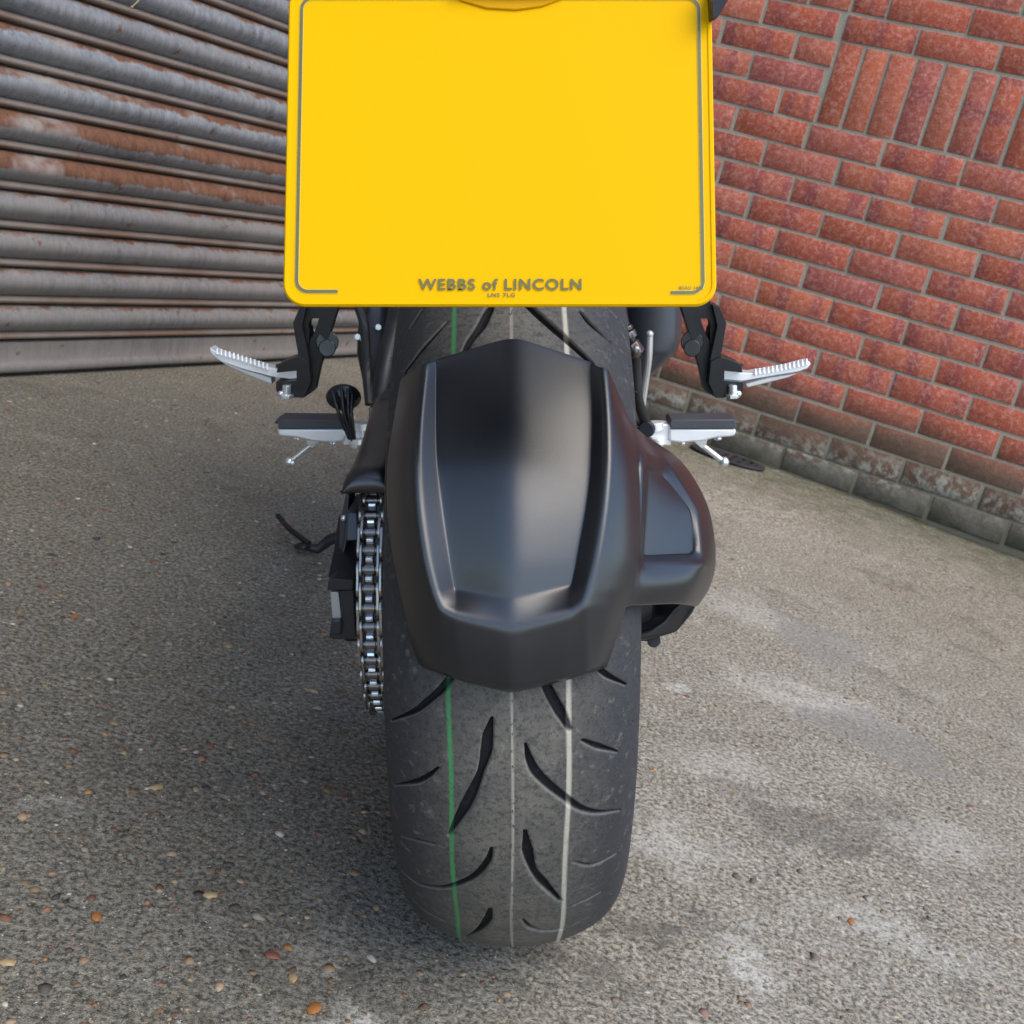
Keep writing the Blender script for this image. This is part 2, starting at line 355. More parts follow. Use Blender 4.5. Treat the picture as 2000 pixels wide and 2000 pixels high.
# ================================================================== SETTING
def gz(x, y):
    return .013 * np.exp(-((x - .79) ** 2 + (y - 3.73) ** 2) / .35) - .014 * np.exp(-((x - 1.42) ** 2 + (y - 3.33) ** 2) / .25)
def make_ground():
    ax = np.concatenate([[-300, -80, -25, -10], np.arange(-6, 6.01, .08), [10, 25, 80, 300]])
    xs, ys = np.meshgrid(ax, ax); z = gz(xs, ys); n = len(ax)
    me = bpy.data.meshes.new("ground"); v = np.stack([xs, ys, z], -1).reshape(-1, 3)
    i = np.arange(n * n).reshape(n, n)
    f = np.stack([i[:-1, :-1], i[:-1, 1:], i[1:, 1:], i[1:, :-1]], -1).reshape(-1, 4)
    me.from_pydata(v.tolist(), [], f.tolist()); o = link("ground", me, M['ground'], ang=0)
    tag(o, kind='structure')
make_ground()

# ---- brick wall, real bricks
WN = Vector((.3614, .9324, 0)); WD = Vector((-.9324, .3614, 0)); WO = WN * 3.688      # plane origin, u runs towards the corner
ZJ, CH = .1577, .0768
def brick_wall():
    root = bpy.data.objects.new("brick_wall", None); S.collection.objects.link(root)
    root.location = WO
    tag(root, "red brick yard wall with pale grey mortar and a damp mossy foot", "wall")
    V, Fc, T = [], [], []
    def brick(u0, u1, z0, z1, vertical=False):
        j = lambda s: rng.normal(0, s)
        d = .0 + abs(j(.0012)); c = .0022
        u0 += j(.0014); u1 += j(.0014); z0 += j(.0008); z1 += j(.0008); tw = j(.0012)
        b = len(V)
        def P_(u, z, dep): return tuple((WD * u - WN * dep + Vector((0, 0, z))))
        for (a, bb, dep) in ((0, 0, -.012), (0, 0, d - c), (c, c, d)):
            for (uu, zz, sg) in ((u0 + a, z0 + bb, -1), (u1 - a, z0 + bb, 1), (u1 - a, z1 - bb, 1), (u0 + a, z1 - bb, -1)):
                V.append(P_(uu, zz, dep + tw * sg))
        r = (rng.rand(), rng.rand())
        tt = [(r[0], 0, r[1], 1), (r[0], 1, r[1], 1), (r[0], 1, r[1], 1), (r[0], 0, r[1], 1)]
        if vertical: tt = [(r[0], 0, r[1], 1), (r[0], 0, r[1], 1), (r[0], 1, r[1], 1), (r[0], 1, r[1], 1)]
        T.extend([(a_, b_, c_, 0) for a_, b_, c_, d_ in tt] * 2 + tt)
        for k in (0, 4):
            for q in range(4): Fc.append((b + k + q, b + k + (q + 1) % 4, b + k + 4 + (q + 1) % 4, b + k + 4 + q))
        Fc.append((b + 8, b + 9, b + 10, b + 11))
    # coordinates measured along the wall; uh = right edge of the vertical straight joint
    L, mj = .2253, .0088
    u_off = .251 * .6616
    uj = UJ
    ucorner = 1.80; uright = -1.9
    for k in range(-2, 30):                 # k counts courses up from the joint ZJ
        z0, z1 = ZJ + k * CH + mj / 2, ZJ + (k + 1) * CH - mj / 2
        off = u_off + (L / 2 if k % 2 else 0) + rng.normal(0, .004)
        if k in (11, 12, 13):               # soldier course to the right of uj
            u = off + L * 30
            while u > uj + .01:
                a, b_ = max(u - L, uj), min(u, ucorner)
                if a < b_ - .03: brick(a + mj / 2, b_ - mj / 2, z0, z1)
                u -= L
            continue
        u = off + L * 30
        while u > uright:
            a, b_ = u - L, min(u, ucorner)
            if k >= 14 and a < uj < b_:
                if b_ - uj > .03: brick(uj + mj / 2, b_ - mj / 2, z0, z1)
                if uj - a > .03: brick(a + mj / 2, uj - mj / 2, z0, z1)
            elif a < b_ - .03: brick(a + mj / 2, b_ - mj / 2, z0, z1)
            u -= L
    z0, z1 = ZJ + 11 * CH + mj / 2, ZJ + 14 * CH - mj / 2
    for i in range(14):
        b_ = uj - i * .0757; brick(b_ - .0757 + mj / 2, b_ - mj / 2, z0, z1, True)
    k0 = uj - 14 * .0757
    for k in (11, 12, 13):
        z0, z1 = ZJ + k * CH + mj / 2, ZJ + (k + 1) * CH - mj / 2; u = k0 - (.11 if k == 12 else 0)
        if k == 12: brick(k0 - .11 + mj / 2, k0 - mj / 2, z0, z1)
        while u > uright: brick(u - L + mj / 2, u - mj / 2, z0, z1); u -= L
    me = bpy.data.meshes.new("bricks"); me.from_pydata(V, [], Fc)
    ca = me.color_attributes.new("tone", 'FLOAT_COLOR', 'POINT'); ca.data.foreach_set("color", np.array(T, dtype=np.float32).ravel())
    bm = bmesh.new(); bm.from_mesh(me); bmesh.ops.recalc_face_normals(bm, faces=bm.faces); bm.to_mesh(me); bm.free()
    link("brick_courses", me, M['brick'], root, ang=50)
    bm = new_bm()
    c = WD * ((ucorner + uright) / 2) + WN * .1028
    rot = Matrix((WD, -WN, Vector((0, 0, 1)))).transposed()
    box(bm, c + Vector((0, 0, 1.15)), (ucorner - uright - .004, .20, 2.60), rot)
    done(bm, "mortar", M['mortar'], root, ang=30)
    bm = new_bm(); box(bm, c + Vector((0, 0, 2.50)), (ucorner - uright + .04, .30, .08), rot)
    done(bm, "coping", M['mortar'], root, bev=.006)
UJ = 0.0
def u_of(px, py):
    r = W @ Vector(((px - 1000) / F, (1000 - py) / F, -1)); t = 3.688 / r.dot(WN); p = Vector((0, 0, H)) + r * t
    return p.dot(WD), p.z
UJ = u_of(1639, 84)[0]
brick_wall()

# ---- roller shutter
SN = Vector((.9324, -.3614, 0)); SD = Vector((.3614, .9324, 0)); SO = -SN * 1.886
def roller_shutter():
    root = bpy.data.objects.new("roller_shutter", None); S.collection.objects.link(root); root.location = SO
    tag(root, "closed steel roller shutter of curved slats streaked with rust", "shutter")
    pit = .0755; z_low = .0735; nsl = 36
    prof = []       # (z, depth out, t) from the top of a slat downwards
    for a in np.linspace(0, 1, 15):         # big roll
        prof.append((1 - .70 * a, .0035 + .0200 * math.sin(math.pi * min(1, a * 1.0)) ** .75, .70 * a))
    prof.append((.285, .001, .725))
    for a in np.linspace(0, 1, 8):          # bead
        prof.append((.27 - .20 * a, .003 + .0085 * math.sin(math.pi * a) ** .7, .74 + .18 * a))
    prof += [(.060, -.010, .95), (.010, -.014, .97)]
    cols = np.concatenate([np.linspace(-3.2, 4.0, 73)])
    V, Fc, T = [], [], []; rows = 0
    for s in range(nsl - 1, -1, -1):
        r1, r2 = rng.rand(), rng.rand()
        if s in (4, 5): r1 = .99
        elif s < 4: r1 = .15; r2 = .8
        else: r1 *= .8; r2 *= .45
        for (zz, dep, t) in prof:
            for c in cols:
                w = .0012 * math.sin(c * 2.3 + s) 
                p = SD * c + SN * (dep + w) + Vector((0, 0, z_low + (s + zz) * pit)); V.append(tuple(p)); T.append((t, r1, r2, 1))
            rows += 1
    nc = len(cols)
    for i in range(rows - 1):
        for j in range(nc - 1): Fc.append((i * nc + j, i * nc + j + 1, (i + 1) * nc + j + 1, (i + 1) * nc + j))
    me = bpy.data.meshes.new("slats"); me.from_pydata(V, [], Fc)
    ca = me.color_attributes.new("slat", 'FLOAT_COLOR', 'POINT'); ca.data.foreach_set("color", np.array(T, dtype=np.float32).ravel())
    link("slat_curtain", me, M['shutter'], root, ang=60)
    # bottom rail, an angle with a rounded toe
    V, Fc, T = [], [], []
    pr = [(.0745, -.006), (.072, .002), (.060, .004), (.034, .0045), (.030, .009), (.024, .015), (.016, .016), (.0105, .013), (.009, .004), (.009, -.02)]
    for (z, dep) in pr:
        for c in cols: V.append(tuple(SD * c + SN * dep + Vector((0, 0, z + .0006 * math.sin(c * 9))))); T.append((.5, .3, 1.0, 1))
    for i in range(len(pr) - 1):
        for j in range(nc - 1): Fc.append((i * nc + j, i * nc + j + 1, (i + 1) * nc + j + 1, (i + 1) * nc + j))
    me = bpy.data.meshes.new("bottom_rail"); me.from_pydata(V, [], Fc)
    ca = me.color_attributes.new("slat", 'FLOAT_COLOR', 'POINT'); ca.data.foreach_set("color", np.array(T, dtype=np.float32).ravel())
    link("bottom_rail", me, M['shutter'], root, ang=60)
    rot = Matrix((SD, SN, Vector((0, 0, 1)))).transposed()
    bm = new_bm(); box(bm, SD * .4 - SN * .10 + Vector((0, 0, 1.42)), (7.6, .16, 2.82), rot)   # dark room side behind the slats
    done(bm, "backing", M['hole'], root)
    bm = new_bm(); box(bm, SD * .4 + SN * .06 + Vector((0, 0, 2.98)), (7.4, .42, .42), rot); done(bm, "housing", M['steelrail'], root, bev=.01)
    for c in (-3.22, 3.62):
        bm = new_bm(); box(bm, SD * c + SN * .02 + Vector((0, 0, 1.4)), (.07, .07, 2.8), rot); done(bm, "guide_rail", M['steelrail'], root, bev=.003)
roller_shutter()

bm = new_bm(); rotS = Matrix((SD, SN, Vector((0, 0, 1)))).transposed()  # unseen wall added over the shutter, darkens the hugger's left reflection and left ground
box(bm, SO + SD * .4 - SN * .12 + Vector((0, 0, 4.3)), (8.4, .24, 2.3), rotS)
bwall = done(bm, "added_shade_wall", M['steelrail']); tag(bwall, "grey rendered wall added unseen above the roller shutter to darken the left side", "building")
def pix_ground(px, py):
    r = W @ Vector(((px - 1000) / F, (1000 - py) / F, -1)); t = H / -r.z; return Vector((0, 0, H)) + r * t
def pix_shutter(px, py, off=.02):
    r = W @ Vector(((px - 1000) / F, (1000 - py) / F, -1)); t = (-1.886 + off) / r.dot(SN); return Vector((0, 0, H)) + r * t

# ---- drain cover by the wall
def drain():
    c = pix_ground(1418, 903); root = bpy.data.objects.new("drain_cover", None); S.collection.objects.link(root)
    root.location = (c.x, c.y, float(gz(c.x, c.y)) + .0035); root.rotation_euler = (0, 0, math.atan2(WD.y, WD.x))
    tag(root, "dark oval iron drain grating set in the concrete at the foot of the brick wall", "drain cover")
    bm = new_bm(); n = 32
    for (r0, r1, z) in ((.78, 1.0, .006),):
        o = [Vector((.118 * r1 * math.cos(2 * math.pi * k / n), .070 * r1 * math.sin(2 * math.pi * k / n), 0)) for k in range(n)]
        i = [Vector((.118 * r0 * math.cos(2 * math.pi * k / n), .070 * r0 * math.sin(2 * math.pi * k / n), 0)) for k in range(n)]
        ring_prism(bm, o, i, (0, 0, z))
    for k in range(-3, 4):
        x = k * .027; hw = .052 * math.sqrt(max(0, 1 - (x / .095) ** 2)) + .002
        box(bm, (x, 0, .0028), (.012, 2 * hw, .0045))
    box(bm, (0, 0, .0024), (.186, .009, .004))
    done(bm, "grating", M['iron'], root, bev=.0012)
    bm = new_bm(); cyl(bm, (0, 0, -.003), (0, 0, .0008), .1, n=32)
    bmesh.ops.scale(bm, vec=(.95, .56, 1), verts=bm.verts); done(bm, "sump", M['hole'], root)
drain()

# ---- loose bits on the ground
def chip(px, py, sz, mat, name, label, cat, group=None, flat=.28, ang=None):
    c = pix_ground(px, py); sz *= .85; bm = new_bm(); bmesh.ops.create_icosphere(bm, subdivisions=2, radius=1)
    for v in bm.verts:
        q = 1 + .28 * math.sin(v.co.x * 5 + px) * math.cos(v.co.y * 4 + py); v.co = Vector((v.co.x * q * sz, v.co.y * q * sz * .62, v.co.z * sz * flat))
    o = done(bm, name, M[mat], ang=50); o.location = (c.x, c.y, sz * flat * .55 + float(gz(c.x, c.y)))
    o.rotation_euler = (0, 0, random.uniform(0, 3) if ang is None else ang); tag(o, label, cat, group); return o
chip(304, 1540, .0085, 'chip_t', "pebble", "cream oval pebble lying left of the tyre, largest on the dark concrete", "pebble", "loose stones on the concrete")
chip(412, 1750, .0080, 'chip_t', "pebble", "pale tan pebble left of the foot of the tyre", "pebble", "loose stones on the concrete")
chip(187, 1792, .0075, 'chip_o', "pebble", "orange stone chip in the lower left of the dark concrete", "pebble", "loose stones on the concrete")
chip(16, 1882, .0075, 'chip_t', "pebble", "round tan pebble nearest the lower left corner", "pebble", "loose stones on the concrete")
chip(572, 1912, .0070, 'chip_t', "pebble", "tan stone chip just left below the tyre", "pebble", "loose stones on the concrete")
chip(612, 1972, .0095, 'chip_o', "pebble", "rust orange stone in the pale crust near the lower edge", "pebble", "loose stones on the concrete")
chip(532, 1868, .0085, 'chip_r', "pebble", "dull red triangular stone chip left of the tyre foot", "pebble", "loose stones on the concrete")
chip(145, 1205, .0075, 'chip_o', "pebble", "bright amber stone on the concrete level with the chain", "pebble", "loose stones on the concrete")
chip(84, 1147, .0065, 'chip_r', "pebble", "brick red chip farthest left on the dark concrete", "pebble", "loose stones on the concrete")
chip(1662, 1800, .0070, 'chip_o', "pebble", "orange chip alone on the pale concrete right of the tyre", "pebble", "loose stones on the concrete")
chip(1895, 1575, .0065, 'chip_r', "pebble", "thin red brown chip on the pale concrete at the right edge", "pebble", "loose stones on the concrete")
chip(1341, 1360, .0055, 'chip_r', "pebble", "small red chip in a white lime spot right of the tyre", "pebble", "loose stones on the concrete")
def mat_stones():
    m = NT("mixed_gravel"); v = m.coord(); a = m.attr("tint"); n = m.noise(v, 500, 3, .7)
    c = m.mix(n, m.mix(1.0, a.outputs['Color'], (.6, .58, .56), 'MULTIPLY'), a.outputs['Color'])
    return m.out(c, .7, 0, m.bump(n, .5, .001), .3)
def gravel():
    """aggregate worn out of the concrete, each stone half sunk"""
    ico = bmesh.new(); bmesh.ops.create_icosphere(ico, subdivisions=1, radius=1); bv = np.array([v.co for v in ico.verts]); bf_ = np.array([[v.index for v in f.verts] for f in ico.faces]); ico.free()
    pal = np.array([(.36, .26, .16), (.30, .20, .12), (.22, .12, .07), (.44, .34, .23), (.17, .10, .075), (.47, .24, .08), (.10, .085, .075), (.34, .30, .24), (.55, .50, .42), (.28, .14, .09), (.07, .065, .062)])
    wt = np.array([.17, .14, .12, .10, .10, .03, .12, .10, .04, .05, .03]); wt /= wt.sum()
    V, Fc, T = [], [], []; nv = 0; tot = 0
    while tot < 24000:
        small = rng.rand() < .45
        # denser near the lens, where single stones can be made out
        y = .35 + 3.6 * rng.rand() ** 1.25; x = rng.uniform(-.55, .55) * (y + .9)
        p = Vector((x, y, 0))
        if p.dot(WN) > 3.67 or p.dot(SN) < -1.86: continue
        dens = 1.0 if x < .12 else (.80 if x > .55 + .25 * math.sin(y * 5) else .50)
        if rng.rand() > dens: continue
        sz = rng.uniform(.0007, .0014) if small else min(.0075, .0016 * math.exp(rng.normal(.45, .50)))
        if small: col = np.array((.62, .60, .56)) * rng.uniform(.55, 1.1) if rng.rand() < .6 else pal[rng.choice(11, p=wt)]
        else: col = pal[rng.choice(11, p=wt)] * rng.uniform(.7, 1.15)
        if x > .12: col = col * .72 + np.array((.34, .32, .28)) * .28
        an = rng.uniform(0, 6.3); ca, sa_ = math.cos(an), math.sin(an); el = rng.uniform(.5, .95)
        q = bv * (1 + rng.normal(0, .20, (len(bv), 1))) * np.array([sz, sz * el, sz * .30])
        q = np.stack([q[:, 0] * ca - q[:, 1] * sa_ + x, q[:, 0] * sa_ + q[:, 1] * ca + y, q[:, 2] + float(gz(x, y)) - sz * .02], -1)
        V.append(q); Fc.append(bf_ + nv); T.append(np.tile(np.append(np.clip(col, 0, .75), 1), (len(bv), 1))); nv += len(bv); tot += 1
    V = np.concatenate(V); Fc = np.concatenate(Fc); T = np.concatenate(T)
    me = bpy.data.meshes.new("gravel"); me.from_pydata(V.tolist(), [], Fc.tolist())
    cc = me.color_attributes.new("tint", 'FLOAT_COLOR', 'POINT'); cc.data.foreach_set("color", T.astype(np.float32).ravel())
    o = link("gravel", me, mat_stones(), ang=0)
    tag(o, "mixed tan, brown and white gravel exposed in the worn concrete", "gravel", kind='stuff')
gravel()
def litter():
    bm = new_bm()
    for k in range(170):
        u = random.uniform(-1.6, -.2) if k < 120 else random.uniform(-2.6, .6)
        p = WO + WD * u - WN * abs(random.gauss(.008, .012)); z = float(gz(p.x, p.y)) + .003
        q = Matrix.Rotation(random.uniform(0, 6.3), 3, 'Z') @ Matrix.Rotation(random.uniform(-.5, .5), 3, 'X')
        s = random.uniform(.003, .008); pts = [Vector(a) * s for a in ((-1, 0, 0), (-.3, -.4, .2), (.8, -.2, 0), (1, .1, .1), (.2, .45, .25), (-.6, .3, .05))]
        bm.faces.new([bm.verts.new(q @ a + Vector((p.x, p.y, z))) for a in pts])
    o = done(bm, "leaf_litter", M['leaf'], ang=0); tag(o, "crumbled red brown leaf litter along the foot of the brick wall", "leaf litter", kind='stuff')
litter()
bm = new_bm(); tube(bm, curve([pix_shutter(274, -4, .03), pix_shutter(268, 4, .032), pix_shutter(258, 13, .03)], 5), .0012, 8)
ball(bm, pix_shutter(257, 14, .03), .0030, (1, 1, .8), 10)
tag(done(bm, "dry_stalk", M['straw']), "short dry straw stalk caught on the top slats of the rusty shutter", "straw")

# ================================================================== MOTORCYCLE
# local frame: origin under the rear axle, x right, y forward, z up; the machine leans on its side stand
CP = Vector((0, -1.051, .679)); PB = R(15.83)
Fd = Vector((0, math.cos(PB), -math.sin(PB))); Up = Vector((0, math.sin(PB), math.cos(PB)))
bx = Vector((1, 0, 0)); bf = zc.cross(bx).normalized(); bu = bx.cross(bf)
RB = Matrix((W @ bx, W @ bf, W @ bu)).transposed()
bike = bpy.data.objects.new("motorcycle", None); S.collection.objects.link(bike)
bike.matrix_world = Matrix.Translation(Vector((0, 0, H)) - RB @ CP) @ RB.to_4x4()
tag(bike, "black motorcycle seen from behind, leaning on its side stand, with blank yellow number plate", "motorcycle")
def ray(px, py): return Fd + bx * ((px - 1000) / F) + Up * ((1000 - py) / F)
def P(px, py, y):                     # point of the machine at forward distance y from the axle
    r = ray(px, py); return CP + r * ((y - CP.y) / r.y)
AX = Vector((0, 0, .315))
def cylp(px, py, rad):                # nearest point on a drum of that radius round the axle
    r = ray(px, py); dy, dz = r.y, r.z; oy, oz = CP.y, CP.z - .315
    a = dy * dy + dz * dz; b = 2 * (oy * dy + oz * dz); c = oy * oy + oz * oz - rad * rad
    D = b * b - 4 * a * c; t = (-b - math.sqrt(max(D, 0))) / (2 * a); return CP + r * t
def gnd_z(x, y):                      # height of the ground in the machine's frame
    up = Vector(RB.transposed() @ Vector((0, 0, 1))); c0 = RB.transposed() @ (bike.location)
    return -(up.x * x + up.y * y + bike.location.z) / up.z

# ---- tyre
def ty_prof(s):
    """cross-section: s in -1..1 -> (x, r); |s|<.78 tread arc, rest sidewall"""
    ph = np.clip(np.abs(s) / .80, 0, 1) * (math.pi / 2)
    x = .0905 * np.sin(ph); r = .260 + .055 * np.cos(ph) ** .92
    e = np.clip((np.abs(s) - .80) / .20, 0, 1)
    x = np.where(e > 0, .0905 - .016 * e ** 1.6, x); r = np.where(e > 0, .260 - .040 * e, r)
    return x * np.sign(s), r
_ss = np.linspace(-1, 1, 801); _x, _r = ty_prof(_ss)
def hit_tyre(px, py):
    """(angle, arc position across) where the line of sight meets the tyre"""
    r = ray(px, py); best = None
    ts = np.linspace(.6, 1.25, 2600); pts = np.array(CP)[None] + ts[:, None] * np.array(r)[None]
    rad = np.hypot(pts[:, 1], pts[:, 2] - .315); xx = pts[:, 0]
    surf = .260 + .055 * np.clip(1 - (xx / .0905) ** 2, 0, 1) ** .46
    ok = np.where((rad < surf) & (np.abs(xx) < .0905))[0]
    if len(ok) == 0: return None
    p = pts[ok[0]]; th = math.atan2(p[2] - .315, -p[1])
    ph = math.asin(max(-1, min(1, p[0] / .0905))); return th, ph / (math.pi / 2) * .80
Z6 = lambda x, y: (720 + x / 2.971, 1250 + y / 2.971); Z5 = lambda x, y: (720 + x / 2.3, 560 + y / 2.3)
GR = [  # grooves: polyline, half widths
 (Z6, [(560, 160), (480, 215), (420, 290), (330, 370), (260, 420), (135, 470)], [12, 22, 24, 22, 18, 5], 2.971),
 (Z6, [(715, 455), (692, 560), (682, 650), (650, 770), (600, 890), (560, 970), (510, 1060), (468, 1135)], [8, 34, 36, 20, 34, 36, 24, 8], 2.971),
 (Z6, [(405, 745), (350, 790), (280, 825), (150, 845)], [8, 18, 20, 4], 2.971),
 (Z6, [(190, 1140), (290, 1165), (380, 1185)], [4, 12, 10], 2.971),
 (Z6, [(715, 1210), (690, 1290), (620, 1370), (520, 1420), (420, 1440), (300, 1420), (240, 1385), (190, 1340)], [8, 24, 28, 28, 24, 20, 14, 5], 2.971),
 (Z6, [(706, 1560), (690, 1630), (640, 1690), (560, 1730)], [10, 34, 28, 10], 2.971),
 (Z6, [(1000, 170), (1020, 240), (1060, 330), (1110, 420), (1160, 515)], [20, 28, 32, 32, 16], 2.971),
 (Z6, [(908, 605), (930, 690), (970, 770), (1050, 850), (1140, 920), (1230, 980), (1330, 1002), (1455, 990)], [6, 22, 30, 28, 24, 22, 16, 5], 2.971),
 (Z6, [(1240, 585), (1330, 620), (1440, 650)], [10, 20, 6], 2.971),
 (Z6, [(1290, 130), (1380, 205), (1490, 260)], [16, 18, 6], 2.971),
 (Z6, [(906, 1110), (922, 1230), (950, 1330), (1010, 1410), (1110, 1515)], [10, 36, 22, 32, 12], 2.971),
 (Z6, [(1185, 1290), (1300, 1305), (1440, 1240)], [6, 16, 5], 2.971),
 (Z6, [(890, 1620), (940, 1670), (1040, 1690), (1150, 1670), (1290, 1600)], [6, 22, 22, 16, 6], 2.971),
 (Z6, [(1190, 1540), (1280, 1500), (1350, 1460)], [5, 12, 5], 2.971),
 (Z6, [(250, 1510), (340, 1580), (450, 1640)], [5, 14, 8], 2.971),
 (Z5, [(350, 160), (250, 270), (165, 380)], [6, 13, 10], 2.3),
 (Z5, [(560, 60), (535, 110), (500, 180), (455, 240), (425, 300)], [10, 24, 26, 20, 14], 2.3),
 (Z5, [(700, 60), (730, 95), (800, 160), (880, 230), (1000, 340)], [14, 20, 22, 20, 14], 2.3),
 (Z5, [(945, 105), (1000, 170), (1085, 245)], [6, 15, 5], 2.3),
 (Z5, [(240, 105), (190, 180)], [8, 6], 2.3), (Z5, [(1060, 90), (1120, 140)], [10, 6], 2.3),
]
def make_tyre():
    ths = np.concatenate([np.linspace(R(-100), R(95), 1150), np.linspace(R(95), R(260), 80)[1:]])
    s = np.concatenate([np.linspace(-1, -.80, 12)[:-1], np.linspace(-.80, .80, 281), np.linspace(.80, 1, 12)[1:]])
    x, r = ty_prof(s); nt, ns = len(ths), len(s)
    arc = np.concatenate([[0], np.cumsum(np.hypot(np.diff(x), np.diff(r)))]); arc -= np.interp(0, s, arc)
    A, B = np.meshgrid(ths * .312, arc, indexing='ij')      # metres along, metres across
    depth = np.zeros((nt, ns))
    a2 = lambda sv: np.interp(sv, s, arc)
    for (Z, pts, ws, sc) in GR:
        q = []
        cur = curve([Vector((a, b, 0)) for a, b in pts], 6); wl = np.interp(np.linspace(0, len(ws) - 1, len(cur)), range(len(ws)), ws)
        for c_, w in zip(cur, wl):
            h = hit_tyre(*Z(c_.x, c_.y))
            if h: q.append((h[0] * .312, a2(h[1]), w / sc / 3150.))
        for (a0, b0, w0), (a1, b1, w1) in zip(q, q[1:]):
            if math.hypot(a1 - a0, b1 - b0) > .06: continue
            lo, hi = min(a0, a1) - .02, max(a0, a1) + .02
            i0, i1 = np.searchsorted(ths[:1150] * .312, [lo, hi]); 
            if i0 >= i1: continue
            AA, BB = A[i0:i1], B[i0:i1]; dx, dy = a1 - a0, b1 - b0; L2 = dx * dx + dy * dy + 1e-12
            t = np.clip(((AA - a0) * dx + (BB - b0) * dy) / L2, 0, 1)
            dist = np.hypot(AA - a0 - t * dx, BB - b0 - t * dy); w = w0 + (w1 - w0) * t
            m_ = np.clip((w - dist) / .0014 + .5, 0, 1); depth[i0:i1] = np.maximum(depth[i0:i1], m_ * m_ * (3 - 2 * m_))
    rr = r[None, :] - .0060 * depth
    # a slight flat where the tread meets the ground is left to the tilt; mould line
    rr = rr + .0004 * (np.abs(B) < .0005)
    co = np.stack([np.broadcast_to(x, (nt, ns)), -rr * np.cos(ths)[:, None], .315 + rr * np.sin(ths)[:, None]], -1).reshape(-1, 3)
    # flatten the contact patch against the ground
    upl = np.array(RB.transposed() @ Vector((0, 0, 1))); hz = co @ upl + bike.location.z; low = hz < .0005
    co[low] += upl[None] * (.0005 - hz[low])[:, None]
    i = np.arange(nt * ns).reshape(nt, ns)
    f = np.stack([i[:-1, :-1], i[:-1, 1:], i[1:, 1:], i[1:, :-1]], -1).reshape(-1, 4)
    me = bpy.data.meshes.new("tyre"); me.vertices.add(len(co)); me.vertices.foreach_set("co", co.ravel())
    me.loops.add(f.size); me.loops.foreach_set("vertex_index", f.ravel().astype(np.int32))
    me.polygons.add(len(f)); me.polygons.foreach_set("loop_start", np.arange(0, f.size, 4, dtype=np.int32)); me.update(calc_edges=True); me.validate()
    wob = .0006 * np.sin(A * 40) 
    aa = lambda q, h: np.clip((h - np.abs(q)) / .0009 + .5, 0, 1)
    g = aa(B + wob + .0425, .0015); w = aa(B + wob - .0385, .0017)
    w = np.maximum(w, .85 * np.clip(1.2 - np.abs(B + .0006 * np.sin(A * 25)) / .0009, 0, 1)); pa = np.stack([g * (1 - .6 * depth), w * (1 - .6 * depth), depth, np.ones_like(g)], -1).reshape(-1, 4).astype(np.float32)
    ca = me.color_attributes.new("paint", 'FLOAT_COLOR', 'POINT'); ca.data.foreach_set("color", pa.ravel())
    wn_ = np.clip(1.25 - np.abs(B) / .060, 0, 1); za = np.stack([wn_, wn_, wn_, np.ones_like(g)], -1).reshape(-1, 4).astype(np.float32)
    cz = me.color_attributes.new("zone", 'FLOAT_COLOR', 'POINT'); cz.data.foreach_set("color", za.ravel())
    ty = link("tyre", me, M['tyre'], bike, ang=0)
    # little moulding hairs
    bm = new_bm()
    for k in range(150):
        th = R(random.uniform(-62, 60)); sv = random.choice([random.uniform(-.79, .79), random.choice([-1, 1]) * random.uniform(.6, .79), 0])
        xx, r0 = ty_prof(np.array([sv])); xx, r0 = float(xx[0]), float(r0[0]); ph = sv / .8 * math.pi / 2
        p = Vector((xx, -r0 * math.cos(th), .315 + r0 * math.sin(th))); nr = Vector((math.sin(ph), -math.cos(th) * math.cos(ph), math.sin(th) * math.cos(ph)))
        tg = Vector((random.uniform(-1, 1), random.uniform(-1, 1), random.uniform(-1, 1))) * .7
        L_ = random.uniform(.0022, .0045); cyl(bm, p - nr * .001, p + (nr + tg).normalized() * L_, .00033, .0002, 5)
    tag(done(bm, "mould_hair", M['rubber'], ty, ang=0), kind="stuff")
    bm = new_bm()                              # rim
    n = 64; prf = [(-.076, .222), (-.079, .228), (-.074, .217), (-.060, .206), (0, .200), (.060, .206), (.074, .217), (.079, .228), (.076, .222)]
    rg = [[bm.verts.new((x_, -r_ * math.cos(2 * math.pi * k / n), .315 + r_ * math.sin(2 * math.pi * k / n))) for k in range(n)] for x_, r_ in prf]
    for a, b in zip(rg, rg[1:]):
        for k in range(n): bm.faces.new((a[k], a[(k + 1) % n], b[(k + 1) % n], b[k]))
    for k in range(5):
        t = 2 * math.pi * k / 5 + .3; d = Vector((0, math.cos(t), math.sin(t)))
        cyl(bm, AX + d * .04, AX + d * .205, .020, .013, 12)
    cyl(bm, AX - bx * .07, AX + bx * .07, .045, n=32)
    done(bm, "rim", M['gloss'], bike)
make_tyre()

